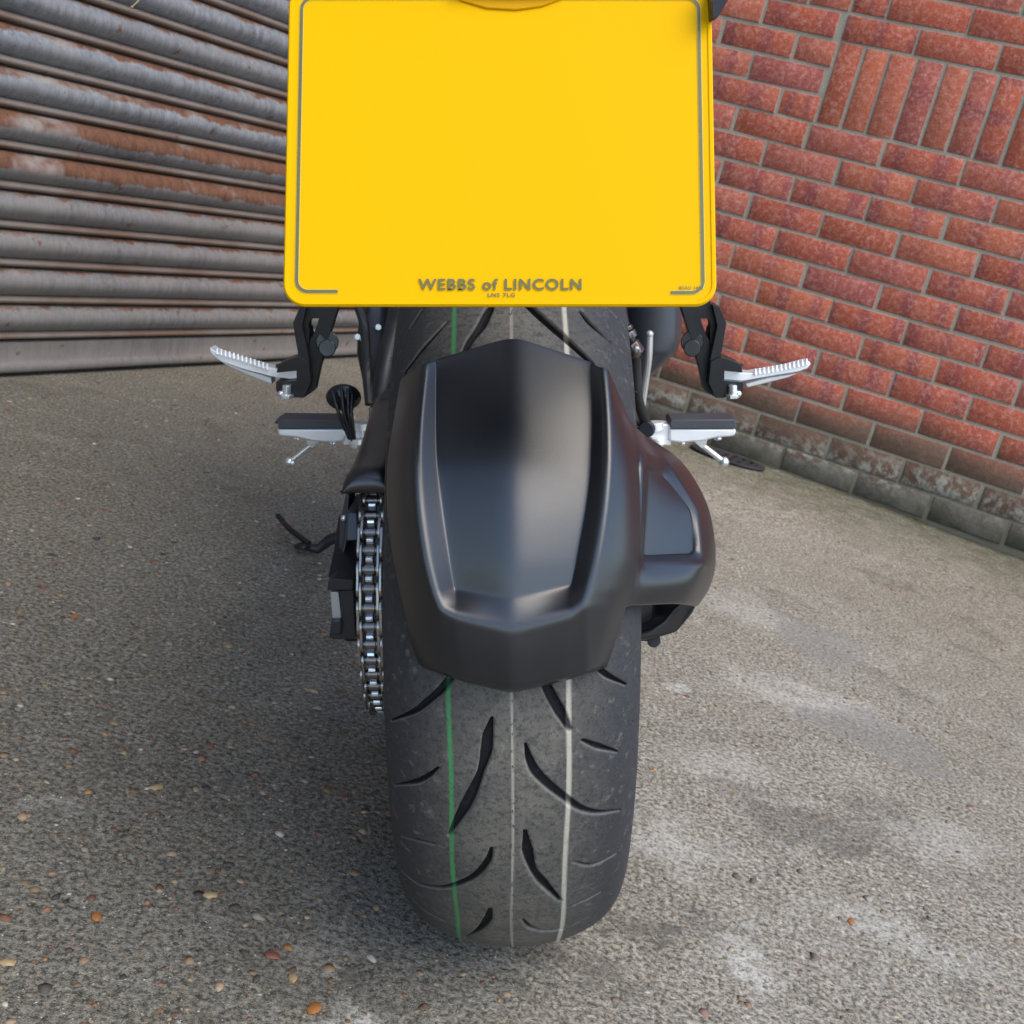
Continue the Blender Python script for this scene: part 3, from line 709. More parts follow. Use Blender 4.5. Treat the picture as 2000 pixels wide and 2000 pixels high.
# ---- hugger
def cage(rows, name, mat, parent, lev=3, thick=.0025, crease_cols=(), crease_rows=(), cr=.55, off=-1, skip=()):
    bm = new_bm(); g = [[bm.verts.new(p) for p in r] for r in rows]; cl = bm.edges.layers.float.new('crease_edge')
    for i in range(len(g) - 1):
        for j in range(len(g[0]) - 1):
            if (i, j) in skip: continue
            bm.faces.new((g[i][j], g[i][j + 1], g[i + 1][j + 1], g[i + 1][j]))
    for i in range(len(g)):
        for j in range(len(g[0])):
            if j in crease_cols and i + 1 < len(g):
                e = bm.edges.get((g[i][j], g[i + 1][j]))
                if e: e[cl] = cr
            if i in crease_rows and j + 1 < len(g[0]):
                e = bm.edges.get((g[i][j], g[i][j + 1]))
                if e: e[cl] = cr
    me = bpy.data.meshes.new(name); bm.to_mesh(me); bm.free()
    o = link(name, me, mat, parent, ang=0)
    s = o.modifiers.new("s", 'SUBSURF'); s.levels = s.render_levels = lev
    if thick:
        t = o.modifiers.new("t", 'SOLIDIFY'); t.thickness = thick; t.offset = off
    return o
RO, RC, RI, RM = .312, .3500, .3390, .3500
RO2 = .336
def hrow(o, c, i, m, i2, c2, o2, ro=RO, rs=RO2, rc=RC, ri=RI, rm=RM):
    mid = lambda a, b: ((a[0] * .62 + b[0] * .38), (a[1] * .62 + b[1] * .38))
    return [cylp(*o, ro), cylp(*mid(o, c), rs), cylp(*c, rc), cylp(*i, ri), cylp(*m, rm), cylp(*i2, ri), cylp(*c2, rc), cylp(*mid(o2, c2), rs), cylp(*o2, ro)]
HR = [
 hrow((790, 742), (830, 716), (850, 709), (1002, 662), (1155, 714), (1180, 724), (1200, 768), .304, .330, .347, .341, .347),
 hrow((788, 752), (829, 726), (849, 718), (1002, 673), (1156, 722), (1181, 733), (1205, 780), .304, .330, .348, .342, .347),
 hrow((777, 822), (819, 810), (848, 810), (1001, 805), (1160, 808), (1186, 808), (1226, 830)),
 hrow((765, 893), (814, 890), (851, 890), (999, 890), (1157, 888), (1187, 888), (1239, 893)),
 hrow((763, 928), (815, 926), (854, 926), (999, 926), (1155, 924), (1186, 924), (1241, 928)),
 hrow((763, 1000), (818, 995), (863, 995), (998, 998), (1146, 995), (1181, 995), (1243, 1000)),
 hrow((773, 1078), (830, 1076), (875, 1074), (998, 1080), (1130, 1072), (1168, 1076), (1240, 1078)),
 hrow((779, 1106), (837, 1112), (880, 1110), (998, 1120), (1124, 1108), (1161, 1110), (1237, 1106)),
 hrow((788, 1150), (849, 1156), (887, 1153), (998, 1171), (1116, 1146), (1150, 1150), (1228, 1150), rm=.3490),
 hrow((798, 1200), (861, 1193), (892, 1203), (998, 1231), (1110, 1199), (1141, 1184), (1215, 1182), ri=.351, rm=.353),
 hrow((812, 1258), (863, 1250), (900, 1265), (999, 1285), (1102, 1262), (1142, 1245), (1197, 1243), ro=.306, rs=.328, rc=.342, ri=.346, rm=.350),
 hrow((824, 1290), (867, 1305), (905, 1318), (1000, 1340), (1100, 1317), (1142, 1303), (1180, 1293), ro=.302, rs=.322, rc=.334, ri=.339, rm=.343),
 hrow((826, 1296), (869, 1310), (906, 1323), (1000, 1345), (1100, 1322), (1142, 1308), (1179, 1298), ro=.297, rs=.314, rc=.325, ri=.330, rm=.334),
]
# side cover: it grows out of the right edge of the hugger between rows 2 and 9 and carries a sunken panel
F_ = .010
SC = {  # row: [(px, py, forward offset from the hugger edge), ...]
 2: [(1236, 838, .015), (1241, 843, .03), (1246, 848, .05), (1251, 852, .07), (1255, 856, .10), (1256, 860, .16)],
 3: [(1248, 893, .002), (1256, 893, .008), (1274, 896, .040), (1292, 893, .058), (1312, 888, .090), (1316, 890, .15)],
 4: [(1248, 914, .001), (1257, 918, .024), (1292, 936, .051), (1314, 930, .060), (1346, 934, .098), (1351, 936, .16)],
 5: [(1246, 1000, .001), (1254, 1002, .024), (1347, 1000, .068), (1358, 998, .070), (1379, 998, .105), (1384, 1000, .17)],
 6: [(1241, 1088, .001), (1248, 1090, .023), (1354, 1086, .066), (1366, 1086, .064), (1387, 1078, .105), (1392, 1080, .17)],
 7: [(1239, 1106, .002), (1247, 1104, .012), (1350, 1102, .050), (1368, 1104, .062), (1386, 1106, .105), (1391, 1110, .17)],
 8: [(1240, 1148, .004), (1252, 1142, .010), (1335, 1140, .040), (1356, 1143, .056), (1375, 1146, .105), (1380, 1150, .17)],
 9: [(1226, 1178, .006), (1240, 1176, .014), (1318, 1172, .046), (1338, 1175, .064), (1353, 1177, .110), (1357, 1180, .17)],
}
def make_hugger():
    bm = new_bm(); cl = bm.edges.layers.float.new('crease_edge'); cv = bm.verts.layers.float.new('crease_vert')
    g = {(i, j): bm.verts.new(p) for i, r_ in enumerate(HR) for j, p in enumerate(r_)}
    for i, lst in SC.items():
        for j, (a, b, dy) in enumerate(lst): g[(i, 9 + j)] = bm.verts.new(P(a, b, HR[i][8].y + dy))
    for (i, j) in list(g):
        if all(k in g for k in ((i, j + 1), (i + 1, j), (i + 1, j + 1))): bm.faces.new((g[i, j], g[i, j + 1], g[i + 1, j + 1], g[i + 1, j]))
    # return of the cover under its lower edge
    low = [bm.verts.new(v.co + Vector((-.001, .020, .006))) for v in (g[9, j] for j in range(8, 15))]
    for j in range(6): bm.faces.new((g[9, 8 + j], g[9, 9 + j], low[j + 1], low[j]))
    for k_ in ((4, 10), (4, 11), (6, 10), (6, 11)): g[k_][cv] = .9
    for k_ in ((7, 10), (7, 12), (4, 12), (5, 12), (6, 12), (5, 11), (4, 9), (6, 9)): g[k_][cv] = .55
    def cr(a, b, w):
        if a in g and b in g:
            e = bm.edges.get((g[a], g[b]))
            if e: e[cl] = w
    for i in range(len(HR)):
        for j in (2, 3, 5, 6): cr((i, j), (i + 1, j), .50)
        cr((i, 4), (i + 1, 4), .42 if i < 8 else .5)
        for j in range(8):
            if i in (8, 9, 11): cr((i, j), (i, j + 1), .45)
    for j in range(8, 14): cr((9, j), (9, j + 1), .7)
    for j in (10, 11):
        for i in range(4, 6): cr((i, j), (i + 1, j), .95)
    cr((4, 10), (4, 11), .95); cr((6, 10), (6, 11), .95)
    for i in range(3, 7): cr((i, 9), (i + 1, 9), .85); cr((i, 12), (i + 1, 12), .85)
    cr((7, 10), (7, 11), .85); cr((7, 9), (7, 10), .85); cr((7, 11), (7, 12), .85); cr((3, 10), (3, 11), .85)
    me = bpy.data.meshes.new("rear_hugger"); bm.to_mesh(me); bm.free()
    o = link("rear_hugger", me, M['satin'], bike, ang=0)
    q = o.modifiers.new("s", 'SUBSURF'); q.levels = q.render_levels = 4
    t = o.modifiers.new("t", 'SOLIDIFY'); t.thickness = .0028; t.offset = -1
    return o
hug = make_hugger()

# separate lower lip of the cover that wraps towards the axle
bm = new_bm()
pts = [P(1388, 1105, -.055), P(1379, 1150, -.055), P(1352, 1200, -.06), P(1322, 1236, -.06), P(1275, 1250, -.065), P(1236, 1254, -.07), P(1236, 1238, -.07), P(1268, 1231, -.07), P(1296, 1212, -.07), P(1316, 1190, -.07), P(1345, 1165, -.07), P(1368, 1120, -.07)]
prism(bm, pts, (0, .06, 0)); done(bm, "side_cover_lip", M['satin'], hug, bev=.003, seg=3)
bm = new_bm(); cyl(bm, P(1270, 1252, -.05), P(1288, 1246, -.05), .005, n=6); cyl(bm, P(1277, 1250, -.058), P(1277, 1252, -.035), .006, n=12)
done(bm, "bracket_bolt", M['black'], hug, bev=.0006)
bm = new_bm()      # dark disc guard and caliper behind the cover
cyl(bm, AX + bx * .098, AX + bx * .104, .11, n=48); box(bm, (.115, -.03, .36), (.035, .10, .07)); cyl(bm, AX + bx * .05, AX + bx * .14, .022, n=24)
done(bm, "brake_disc", M['gloss'], bike, bev=.002)

# ---- number plate
pb, pt = Vector((-.0064, -.405, .609)), Vector((-.0064, -.339, .775))
ey = (pt - pb).normalized(); ez = bx.cross(ey)       # ez points back towards the viewer
PW, PH = .2295, .1786
def PL(x, y, z=0): return pb + bx * x + ey * y + ez * z
def rrect(w, h, r, n=8, y0=0.0):
    out = []
    for cx, cy, a0 in ((w / 2 - r, h - r, 0), (-w / 2 + r, h - r, 90), (-w / 2 + r, r, 180), (w / 2 - r, r, 270)):
        for k in range(n + 1): a = R(a0 + 90 * k / n); out.append((cx + r * math.cos(a), cy + r * math.sin(a) + y0))
    return out
if ez.y > 0: ez = -ez
bm = new_bm(); prism(bm, [PL(x, y) for x, y in rrect(PW, PH, .012)], ez * -.003)
plate = done(bm, "number_plate", M['yellow'], bike, bev=.0009, seg=3)
bm = new_bm()       # raised rim of the plate
ring_prism(bm, [PL(x, y, .0006) for x, y in rrect(PW - .0012, PH - .0012, .0114, 8, .0006)], [PL(x, y, .0006) for x, y in rrect(PW - .0052, PH - .0052, .0094, 8, .0026)], ez * -.001)
done(bm, "plate_rim", M['yellow'], plate, bev=.0003)
def stroke(bm, pts, w, z):
    pts = [Vector((*p, 0)) for p in pts]; L_, R_ = [], []
    for i, p in enumerate(pts):
        d = (pts[min(i + 1, len(pts) - 1)] - pts[max(i - 1, 0)]).normalized(); nn = Vector((-d.y, d.x, 0)) * w / 2
        L_.append(bm.verts.new(PL(*(p + nn)[:2], z))); R_.append(bm.verts.new(PL(*(p - nn)[:2], z)))
    for i in range(len(pts) - 1): bm.faces.new((L_[i], L_[i + 1], R_[i + 1], R_[i]))
def border_path():
    x0, y0, r = PW / 2 - .0072, .0078, .0062; a = []
    a.append((-.0857, y0)); a.append((-x0 + r, y0))
    for k in range(1, 9): t = R(270 - 90 * k / 8); a.append((-x0 + r + r * math.cos(t), y0 + r + r * math.sin(t)))
    yt = PH - .0078
    for k in range(0, 9): t = R(180 - 90 * k / 8); a.append((-x0 + r + r * math.cos(t), yt - r + r * math.sin(t)))
    for k in range(0, 9): t = R(90 - 90 * k / 8); a.append((x0 - r + r * math.cos(t), yt - r + r * math.sin(t)))
    for k in range(0, 9): t = R(-90 * k / 8); a.append((x0 - r + r * math.cos(t), y0 - .0006 + r + r * math.sin(t)))
    a.append((.0905, y0 - .0006)); return a
bm = new_bm(); stroke(bm, border_path(), .0023, .0003); done(bm, "border_edge", M['inkpale'], plate, smooth=False)
bm = new_bm(); stroke(bm, border_path(), .0017, .0006); done(bm, "border_line", M['ink'], plate, smooth=False)
def text(body, name, x, y, width, height, mat, bold=.0, z=.0007):
    cu = bpy.data.curves.new("t", 'FONT'); cu.body = body; cu.size = 1; cu.align_x = 'CENTER'; cu.offset = bold; cu.space_character = 1.15; cu.resolution_u = 6
    o = bpy.data.objects.new("t", cu); S.collection.objects.link(o); bpy.context.view_layer.update()
    dg = bpy.context.evaluated_depsgraph_get(); me = bpy.data.meshes.new_from_object(o.evaluated_get(dg))
    bpy.data.objects.remove(o); co = np.array([v.co for v in me.vertices]); mn, mx = co.min(0), co.max(0)
    for v in me.vertices:
        a = (v.co.x - (mn[0] + mx[0]) / 2) / (mx[0] - mn[0]) * width; b = (v.co.y - mn[1]) / (mx[1] - mn[1]) * height
        v.co = PL(x + a, y + b, z)
    bmx = bmesh.new(); bmx.from_mesh(me); bmesh.ops.recalc_face_normals(bmx, faces=bmx.faces); bmx.to_mesh(me); bmx.free(); me.name = name
    return link(name, me, mat, plate, smooth=False)
text("WEBBS of LINCOLN", "dealer_lettering", 0, .0084, .0864, .0062, M['ink'], .026, .0009)
text("LN5 7LG", "postcode_lettering", .0008, .0047, .0144, .0022, M['ink'], .020)
text("BSAU 145e", "standard_lettering", .1012, .0088, .0125, .0018, M['ink'], .010)
# lamp over the plate, bracket and tail
bm = new_bm(); prism(bm, [PL(x, PH + y, .004) for x, y in ((-.034, .022), (-.034, -.0012), (-.026, -.0075), (-.012, -.0118), (.004, -.0128), (.018, -.0108), (.030, -.0060), (.036, -.001), (.036, .022))], ez * -.003)  # thin half disc, paints the lamp's reflection onto the plate top
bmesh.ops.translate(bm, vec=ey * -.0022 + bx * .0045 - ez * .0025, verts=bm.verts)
done(bm, "painted_reflection", M['amber'], bike, bev=.0006)
bm = new_bm(); prism(bm, [PL(x + .0045, y, .006) for x, y in ((-.030, .190), (-.030, .1722), (-.020, .1711), (0, .1704), (.020, .1708), (.031, .1722), (.031, .190))], ez * -.003)
done(bm, "tail_lens", M['redlens'], bike, bev=.0008)
bm = new_bm(); box(bm, (PL(0, PH + .022, .010)), (.08, .018, .012), Matrix((bx, ey, ez)).transposed()); done(bm, "plate_lamp", M['black'], bike, bev=.003)
bm = new_bm(); box(bm, PL(0, PH * .55, -.012), (.17, PH * 1.0, .014), Matrix((bx, ey, ez)).transposed())
prism(bm, [Vector((-.03, -.345, .70)), Vector((-.03, -.31, .80)), Vector((-.03, -.10, .92)), Vector((-.03, -.08, .88)), Vector((-.03, -.28, .76)), Vector((-.03, -.325, .69))], (.06, 0, 0))
done(bm, "plate_bracket", M['black'], bike, bev=.003)
for sx in (-1, 1):
    bm = new_bm(); cyl(bm, (sx * .05, -.30, .80), (sx * .135, -.31, .800), .007, n=12); ball(bm, (sx * .150, -.315, .800), .020, (1.5, .8, .75), 16)
    done(bm, "indicator", M['black'], bike)
bm = new_bm(); prism(bm, [P(1392, 40, -.36), P(1391, -30, -.36), P(1440, -30, -.34), P(1420, 4, -.345), P(1402, 34, -.35)], (0, .02, 0))
done(bm, "plate_side_bracket", M['anod'], bike, bev=.001)

# tail, seat, tank, engine block: the body ahead of and above the picture
rows = []
for (y, w, z0, z1) in ((-.22, .04, .93, .96), (-.12, .07, .90, .98), (.10, .10, .85, .97), (.35, .15, .78, .92), (.60, .14, .74, .90), (.80, .16, .74, 1.0), (1.05, .15, .78, 1.04), (1.2, .08, .85, 1.0)):
    rows.append([Vector((x_ * w, y, zz)) for x_, zz in ((-.7, z0), (-1, (z0 + z1) / 2), (-.7, z1 - .01), (0, z1), (.7, z1 - .01), (1, (z0 + z1) / 2), (.7, z0), (0, z0 - .01), (-.7, z0))])
cage(rows, "tail_and_tank", M['satin'], bike, 2, .0)
bm = new_bm(); box(bm, (0, .82, .50), (.24, .40, .36)); cyl(bm, (-.19, .80, .40), (.17, .80, .40), .105, n=40); box(bm, (0, .52, .52), (.14, .26, .34))
done(bm, "engine", M['black'], bike, bev=.02, seg=3)
def front_end():
    bm = new_bm(); n = 60; Cn = Vector((0, 1.44, .30)); m_ = 16
    rg = [[bm.verts.new(Cn + Vector((.058 * math.sin(p), (.245 + .055 * math.cos(p)) * math.cos(t), (.245 + .055 * math.cos(p)) * math.sin(t)))) for p in [2 * math.pi * q / m_ for q in range(m_)]] for t in [2 * math.pi * k / n for k in range(n)]]
    for k in range(n):
        for q in range(m_): bm.faces.new((rg[k][q], rg[(k + 1) % n][q], rg[(k + 1) % n][(q + 1) % m_], rg[k][(q + 1) % m_]))
    done(bm, "front_tyre", M['rubber'], bike, ang=0)
    bm = new_bm()
    for sx in (-1, 1): cyl(bm, (sx * .10, 1.44, .30), (sx * .10, 1.10, .98), .024, n=20)
    done(bm, "front_fork", M['anod'], bike)
front_end()

# ---- swingarm, sprocket and chain (left side)
bm = new_bm()
sa = [(-.05, .275), (-.05, .345), (.02, .352), (.20, .385), (.55, .43), (.55, .35), (.20, .30), (.02, .275)]
prism(bm, [Vector((-.150, y, z)) for y, z in sa], (.022, 0, 0))
prism(bm, [Vector((.105, y, z)) for y, z in sa], (.022, 0, 0))
box(bm, (0, .42, .385), (.25, .16, .085))
arm = done(bm, "swingarm", M['satin'], bike, bev=.004, seg=3)
# chain adjuster: boxy end with a silver scale plate
bm = new_bm()
prism(bm, [P(639, 1153, -.085), P(641, 1136, -.085), P(652, 1130, -.085), P(690, 1133, -.085), P(690, 1150, -.085), P(688, 1153, -.085)], (0, .13, .0))
prism(bm, [P(662, 1154, -.080), P(690, 1152, -.080), P(695, 1243, -.080), P(688, 1249, -.080), P(650, 1249, -.080), P(643, 1243, -.080), P(648, 1208, -.080), P(667, 1208, -.080)], (0, .11, .0))
prism(bm, [P(640, 1128, -.072), P(652, 1075, -.04), P(660, 1010, .05), P(700, 1010, .05), P(702, 1075, -.04), P(700, 1130, -.072)], (0, .06, -.01))
done(bm, "chain_adjuster", M['black'], arm, bev=.002, seg=3)
bm = new_bm(); prism(bm, [P(645, 1156, -.080), P(661, 1156, -.080), P(667, 1208, -.080), P(649, 1208, -.080)], (0, .012, 0)); done(bm, "scale_plate", M['reflect'], arm, bev=.0006)
bm = new_bm(); prism(bm, [P(648, 1211, -.086), P(667, 1211, -.086), P(667, 1240, -.084), P(645, 1240, -.084)], (0, .02, 0)); done(bm, "adjuster_foot", M['engine'], arm, bev=.0015)
bm = new_bm(); prism(bm, [P(677, 955, -.02), P(683, 955, -.02), P(676, 1060, -.035), P(668, 1100, -.04), P(660, 1100, -.04), P(664, 1020, -.02)], (0, .05, 0))
prism(bm, [P(678, 1000, -.05), P(698, 1000, -.05), P(700, 1055, -.06), P(676, 1057, -.06)], (0, .06, 0))
done(bm, "chain_block", M['engine'], arm, bev=.0025, seg=3)
bm = new_bm(); ball(bm, P(672, 1012, -.03), .003); done(bm, "pivot_bolt", M['zinc'], arm)

CX, CR, PITCH = -.1172, .1138, .015875
def chain():
    nT = 45; dt = 2 * math.pi / nT
    def at(k):      # joint k; k from the bottom round the back to the top, then forward along the upper and lower runs
        if k < 0: a = -math.pi / 2; t0 = Vector((CX, 0, .315 - CR)); return t0 + Vector((0, -k * PITCH, -k * PITCH * .02))
        if k > 22: t0 = Vector((CX, 0, .315 + CR)); return t0 + Vector((0, (k - 22.5) * PITCH, -(k - 22.5) * PITCH * .09))
        a = -math.pi / 2 + k * dt + dt * .25; return Vector((CX, -CR * math.cos(a), .315 + CR * math.sin(a)))
    bm = new_bm(); ks = range(-20, 46)
    for k in ks:
        p = at(k); cyl(bm, p - bx * .0044, p + bx * .0044, .0051, n=20)
        cyl(bm, p - bx * .0108, p + bx * .0108, .0026, n=12)
        cyl(bm, p - bx * .0100, p + bx * .0100, .0036, n=14)
    ch = done(bm, "drive_chain", M['roller'], bike, bev=.0003)
    for k in ks:
        a, b = at(k), at(k + 1); d = (b - a).normalized(); nn = d.cross(bx); xo = .0082 if k % 2 else .0060; L_ = (b - a).length
        bm = new_bm()
        for sg in (-1, 1):
            pts = []
            for t in np.linspace(-90, 90, 9): pts.append(b + (d * math.cos(R(t)) + nn * math.sin(R(t))) * .0072)
            pts.append((a + b) / 2 + nn * .0056)
            for t in np.linspace(90, 270, 9): pts.append(a + (d * math.cos(R(t)) + nn * math.sin(R(t))) * .0072)
            pts.append((a + b) / 2 - nn * .0056)
            x0 = xo if sg > 0 else -xo - .0022
            prism(bm, [p + bx * x0 for p in pts], bx * .0022)
        done(bm, "chain_link", M['chain'], ch, bev=.0004, seg=2)
    bm = new_bm(); n = nT * 8; ring = []
    for i in range(n):
        ph = (i / 8) % 1.0; a = -math.pi / 2 + dt * .25 + i / 8 * dt
        r = CR + .0042 * math.cos(2 * math.pi * (ph - .5)) + (.0018 if abs(ph - .5) < .2 else -.0008); ring.append(Vector((CX - .0030, -r * math.cos(a), .315 + r * math.sin(a))))
    inner = [Vector((CX - .0030, -.07 * math.cos(-math.pi / 2 + i / n * 2 * math.pi), .315 + .07 * math.sin(-math.pi / 2 + i / n * 2 * math.pi))) for i in range(n)]
    ring_prism(bm, ring, inner, bx * .006); done(bm, "rear_sprocket", M['zinc'], bike, bev=.0004)
    bm = new_bm(); cyl(bm, AX - bx * .135, AX - bx * .04, .05, n=32); done(bm, "sprocket_carrier", M['black'], bike, bev=.002)
chain()

# chain guard
def chain_guard():
    def row(y, pl, pr, zt, drop):       # left x, right x
        return [Vector((pl, y, zt - drop)), Vector((pl, y, zt - .012)), Vector((pl + .006, y, zt - .002)), Vector((pl + .018, y, zt)), Vector((pr, y, zt)), Vector((pr + .002, y, zt - .01))]
    e1 = P(667, 949, -.09); e2 = P(756, 952, -.09)
    rows = [[Vector((q.x, -.088, e1.z - .006)) for q in row(-.09, e1.x + .002, e2.x, e1.z, .02)], [Vector((q.x, -.095, e1.z - .005 if i < 5 else e1.z - .006)) for i, q in enumerate(row(-.09, e1.x + .001, e2.x, e1.z, .02))], row(-.096, e1.x, e2.x, e1.z + .006, .012), row(-.088, e1.x, e2.x, e1.z + .013, .018), row(-.078, e1.x, e2.x, e1.z + .015, .024), row(-.05, e1.x, e2.x + .002, e1.z + .011, .03), row(.05, -.141, -.095, .445, .04),
            row(.16, -.146, -.095, .450, .04), row(.20, -.148, -.095, .452, .04), row(.26, -.143, -.095, .452, .04), row(.33, -.135, -.095, .445, .03)]
    o = cage(rows, "chain_guard", M['satin'], bike, 2, .0025, crease_rows=(1,), cr=.3)
    bm = new_bm(); tube(bm, [Vector((x_, .185, z)) for x_, z in ((-.1478, .425), (-.1472, .440), (-.141, .4505), (-.13, .4523), (-.097, .4523))], .0007, 8)
    done(bm, "guard_seam", M['engine'], o)
chain_guard()
bm = new_bm()    # inner black mass between guard and tyre
box(bm, (-.105, .30, .40), (.02, .5, .07)); box(bm, (-.118, .10, .36), (.02, .20, .08)); done(bm, "chain_slider", M['black'], bike, bev=.004)

# ---- left engine side seen past the tyre
bm = new_bm()
rowsL = [[P(722, 585, .50), P(748, 585, .50), P(762, 585, .52)], [P(714, 625, .50), P(745, 625, .49), P(764, 625, .52)], [P(712, 655, .50), P(744, 660, .49), P(762, 660, .52)], [P(716, 690, .50), P(743, 695, .49), P(760, 700, .52)], [P(724, 725, .50), P(738, 730, .50), P(756, 740, .52)], [P(728, 765, .52), P(736, 768, .52), P(750, 770, .52)]]
bm.free(); cage(rowsL, "engine_side_cover", M['engine'], bike, 2, .02, off=1)
bm = new_bm()
prism(bm, [P(708, 585, .53), P(697, 650, .53), P(696, 690, .53), P(706, 740, .53), P(722, 775, .53), P(770, 780, .53), P(775, 585, .53)], (0, .08, 0)); done(bm, "clutch_housing", M['gloss'], bike, bev=.006, seg=3)
for (x_, y_) in ((698, 658), (709, 662), (714, 699), (717, 735), (739, 639)):
    bm = new_bm(); cyl(bm, P(x_, y_, .488), P(x_, y_, .52), .0042, n=14); done(bm, "case_bolt", M['zinc'], bike, bev=.0008)
bm = new_bm(); tube(bm, curve([P(778, 590, .40), P(768, 640, .36), P(755, 700, .33), P(744, 770, .31), P(742, 830, .3)], 6), .010, 14); done(bm, "frame_tube", M['black'], bike)
bm = new_bm(); tube(bm, curve([P(700, 598, .44), P(712, 640, .43), P(716, 720, .42), P(722, 790, .4)], 6), .006, 10); done(bm, "gear_cable", M['black'], bike)

# ---- pillion footrest hangers
def hanger(side):
    m = lambda x_: x_ if side > 0 else 1991 - x_ - (0)
    YB = .21
    bm = new_bm(); q = lambda pts, y: [P(m(a), b, y) for a, b in pts]
    # outer web with a triangular window, thick
    outer = [(1326, 585), (1349, 658), (1367, 719), (1376, 762), (1398, 777), (1409, 742), (1398, 720), (1388, 705), (1392, 680), (1400, 640), (1392, 601), (1386, 585)]
    inner = [(1368, 622), (1371, 632), (1376, 645), (1380, 655), (1382, 659), (1384, 655), (1385, 650), (1386, 645), (1388, 638), (1388, 632), (1386, 626), (1380, 622)]
    ring_prism(bm, q(outer, YB), q(inner, YB), (0, .02, 0))
    prism(bm, q([(1392, 596), (1405, 598), (1419, 631), (1413, 668), (1408, 697), (1396, 712), (1386, 706), (1396, 660), (1401, 636)], YB - .012), (0, .04, 0))
    # clevis block
    prism(bm, q([(1388, 706), (1408, 697), (1428, 703), (1447, 712), (1451, 728), (1412, 724), (1412, 743), (1452, 746), (1452, 762), (1446, 772), (1430, 776), (1398, 777), (1384, 748)], YB - .016), (0, .034, 0))
    h = done(bm, "pillion_hanger", M['anod'], bike, bev=.0022, seg=3)
    bm = new_bm(); cyl(bm, P(m(1352), 680, YB - .006), P(m(1352), 680, YB + .02), .009, n=24); cyl(bm, P(m(1352), 668, YB + .0), P(m(1352), 668, YB + .03), .012, n=24)
    done(bm, "hanger_boss", M['gloss'], h, bev=.001)
    bm = new_bm(); cyl(bm, P(m(1431), 752, YB - .020), P(m(1431), 776, YB - .020), .0046, n=14); cyl(bm, P(m(1431), 770, YB - .020), P(m(1431), 777, YB - .020), .0075, n=6); ball(bm, P(m(1442), 769, YB - .020), .0035)
    done(bm, "hanger_bolt", M['zinc'], h, bev=.0004)
    bm = new_bm(); cyl(bm, P(m(1430), 712, YB), P(m(1430), 717, YB), .012, n=24); done(bm, "clevis_cap", M['black'], h, bev=.001)
    # peg: blade with a spiked upper edge
    if side > 0:
        top = [(1414, 722), (1432, 724), (1450, 728), (1468, 729), (1500, 724), (1540, 717), (1572, 708), (1581, 706)]; bot = [(1584, 711), (1577, 719), (1560, 725), (1500, 735), (1455, 743), (1430, 745), (1414, 742)]
        lip = [(1455, 749), (1460, 757), (1500, 747), (1540, 737), (1556, 730), (1500, 737)]; teeth = [(1475, 726, 1575, 706, 13)]
    else:
        top = [(582, 716), (556, 714), (545, 720), (526, 718), (490, 709), (450, 699), (420, 686), (410, 679)]; bot = [(411, 687), (420, 697), (430, 705), (480, 722), (530, 735), (566, 740), (582, 739)]
        lip = [(530, 737), (532, 750), (525, 749), (480, 731), (440, 713), (430, 705), (480, 722)]; teeth = [(522, 716, 424, 686, 13)]
    bm = new_bm(); YP = YB - .006
    prism(bm, [P(a, b, YP) for a, b in top + bot], (0, .022, .0))
    x0, y0, x1, y1, n = teeth[0]
    for k in range(n):
        t = k / (n - 1); a, b = x0 + (x1 - x0) * t, y0 + (y1 - y0) * t - 1.5 * math.sin(t * 3) * (1 if side < 0 else -1)
        for dy in (.0015, .011, .020):
            p = P(a, b + 2, YP + dy); p2 = P(a, b - 6, YP + dy); cyl(bm, p, p2, .0020, .0009, 8)
        cyl(bm, P(a, b + 6, YP - .001), P(a, b, YP - .001), .0022, .0012, 8)
    pg = done(bm, "pillion_footpeg", M['alu'], bike, bev=.0016, seg=2)
    bm = new_bm(); prism(bm, [P(a, b, YP + .012) for a, b in lip], (0, .02, 0)); done(bm, "peg_underside", M['alu'], pg, bev=.001)
    bm = new_bm()
    cyl(bm, P(m(1424), 716, YP + .009), P(m(1424), 744, YP + .009), .0075, n=20); done(bm, "peg_hinge", M['engine'], pg, bev=.001)
hanger(1); hanger(-1)

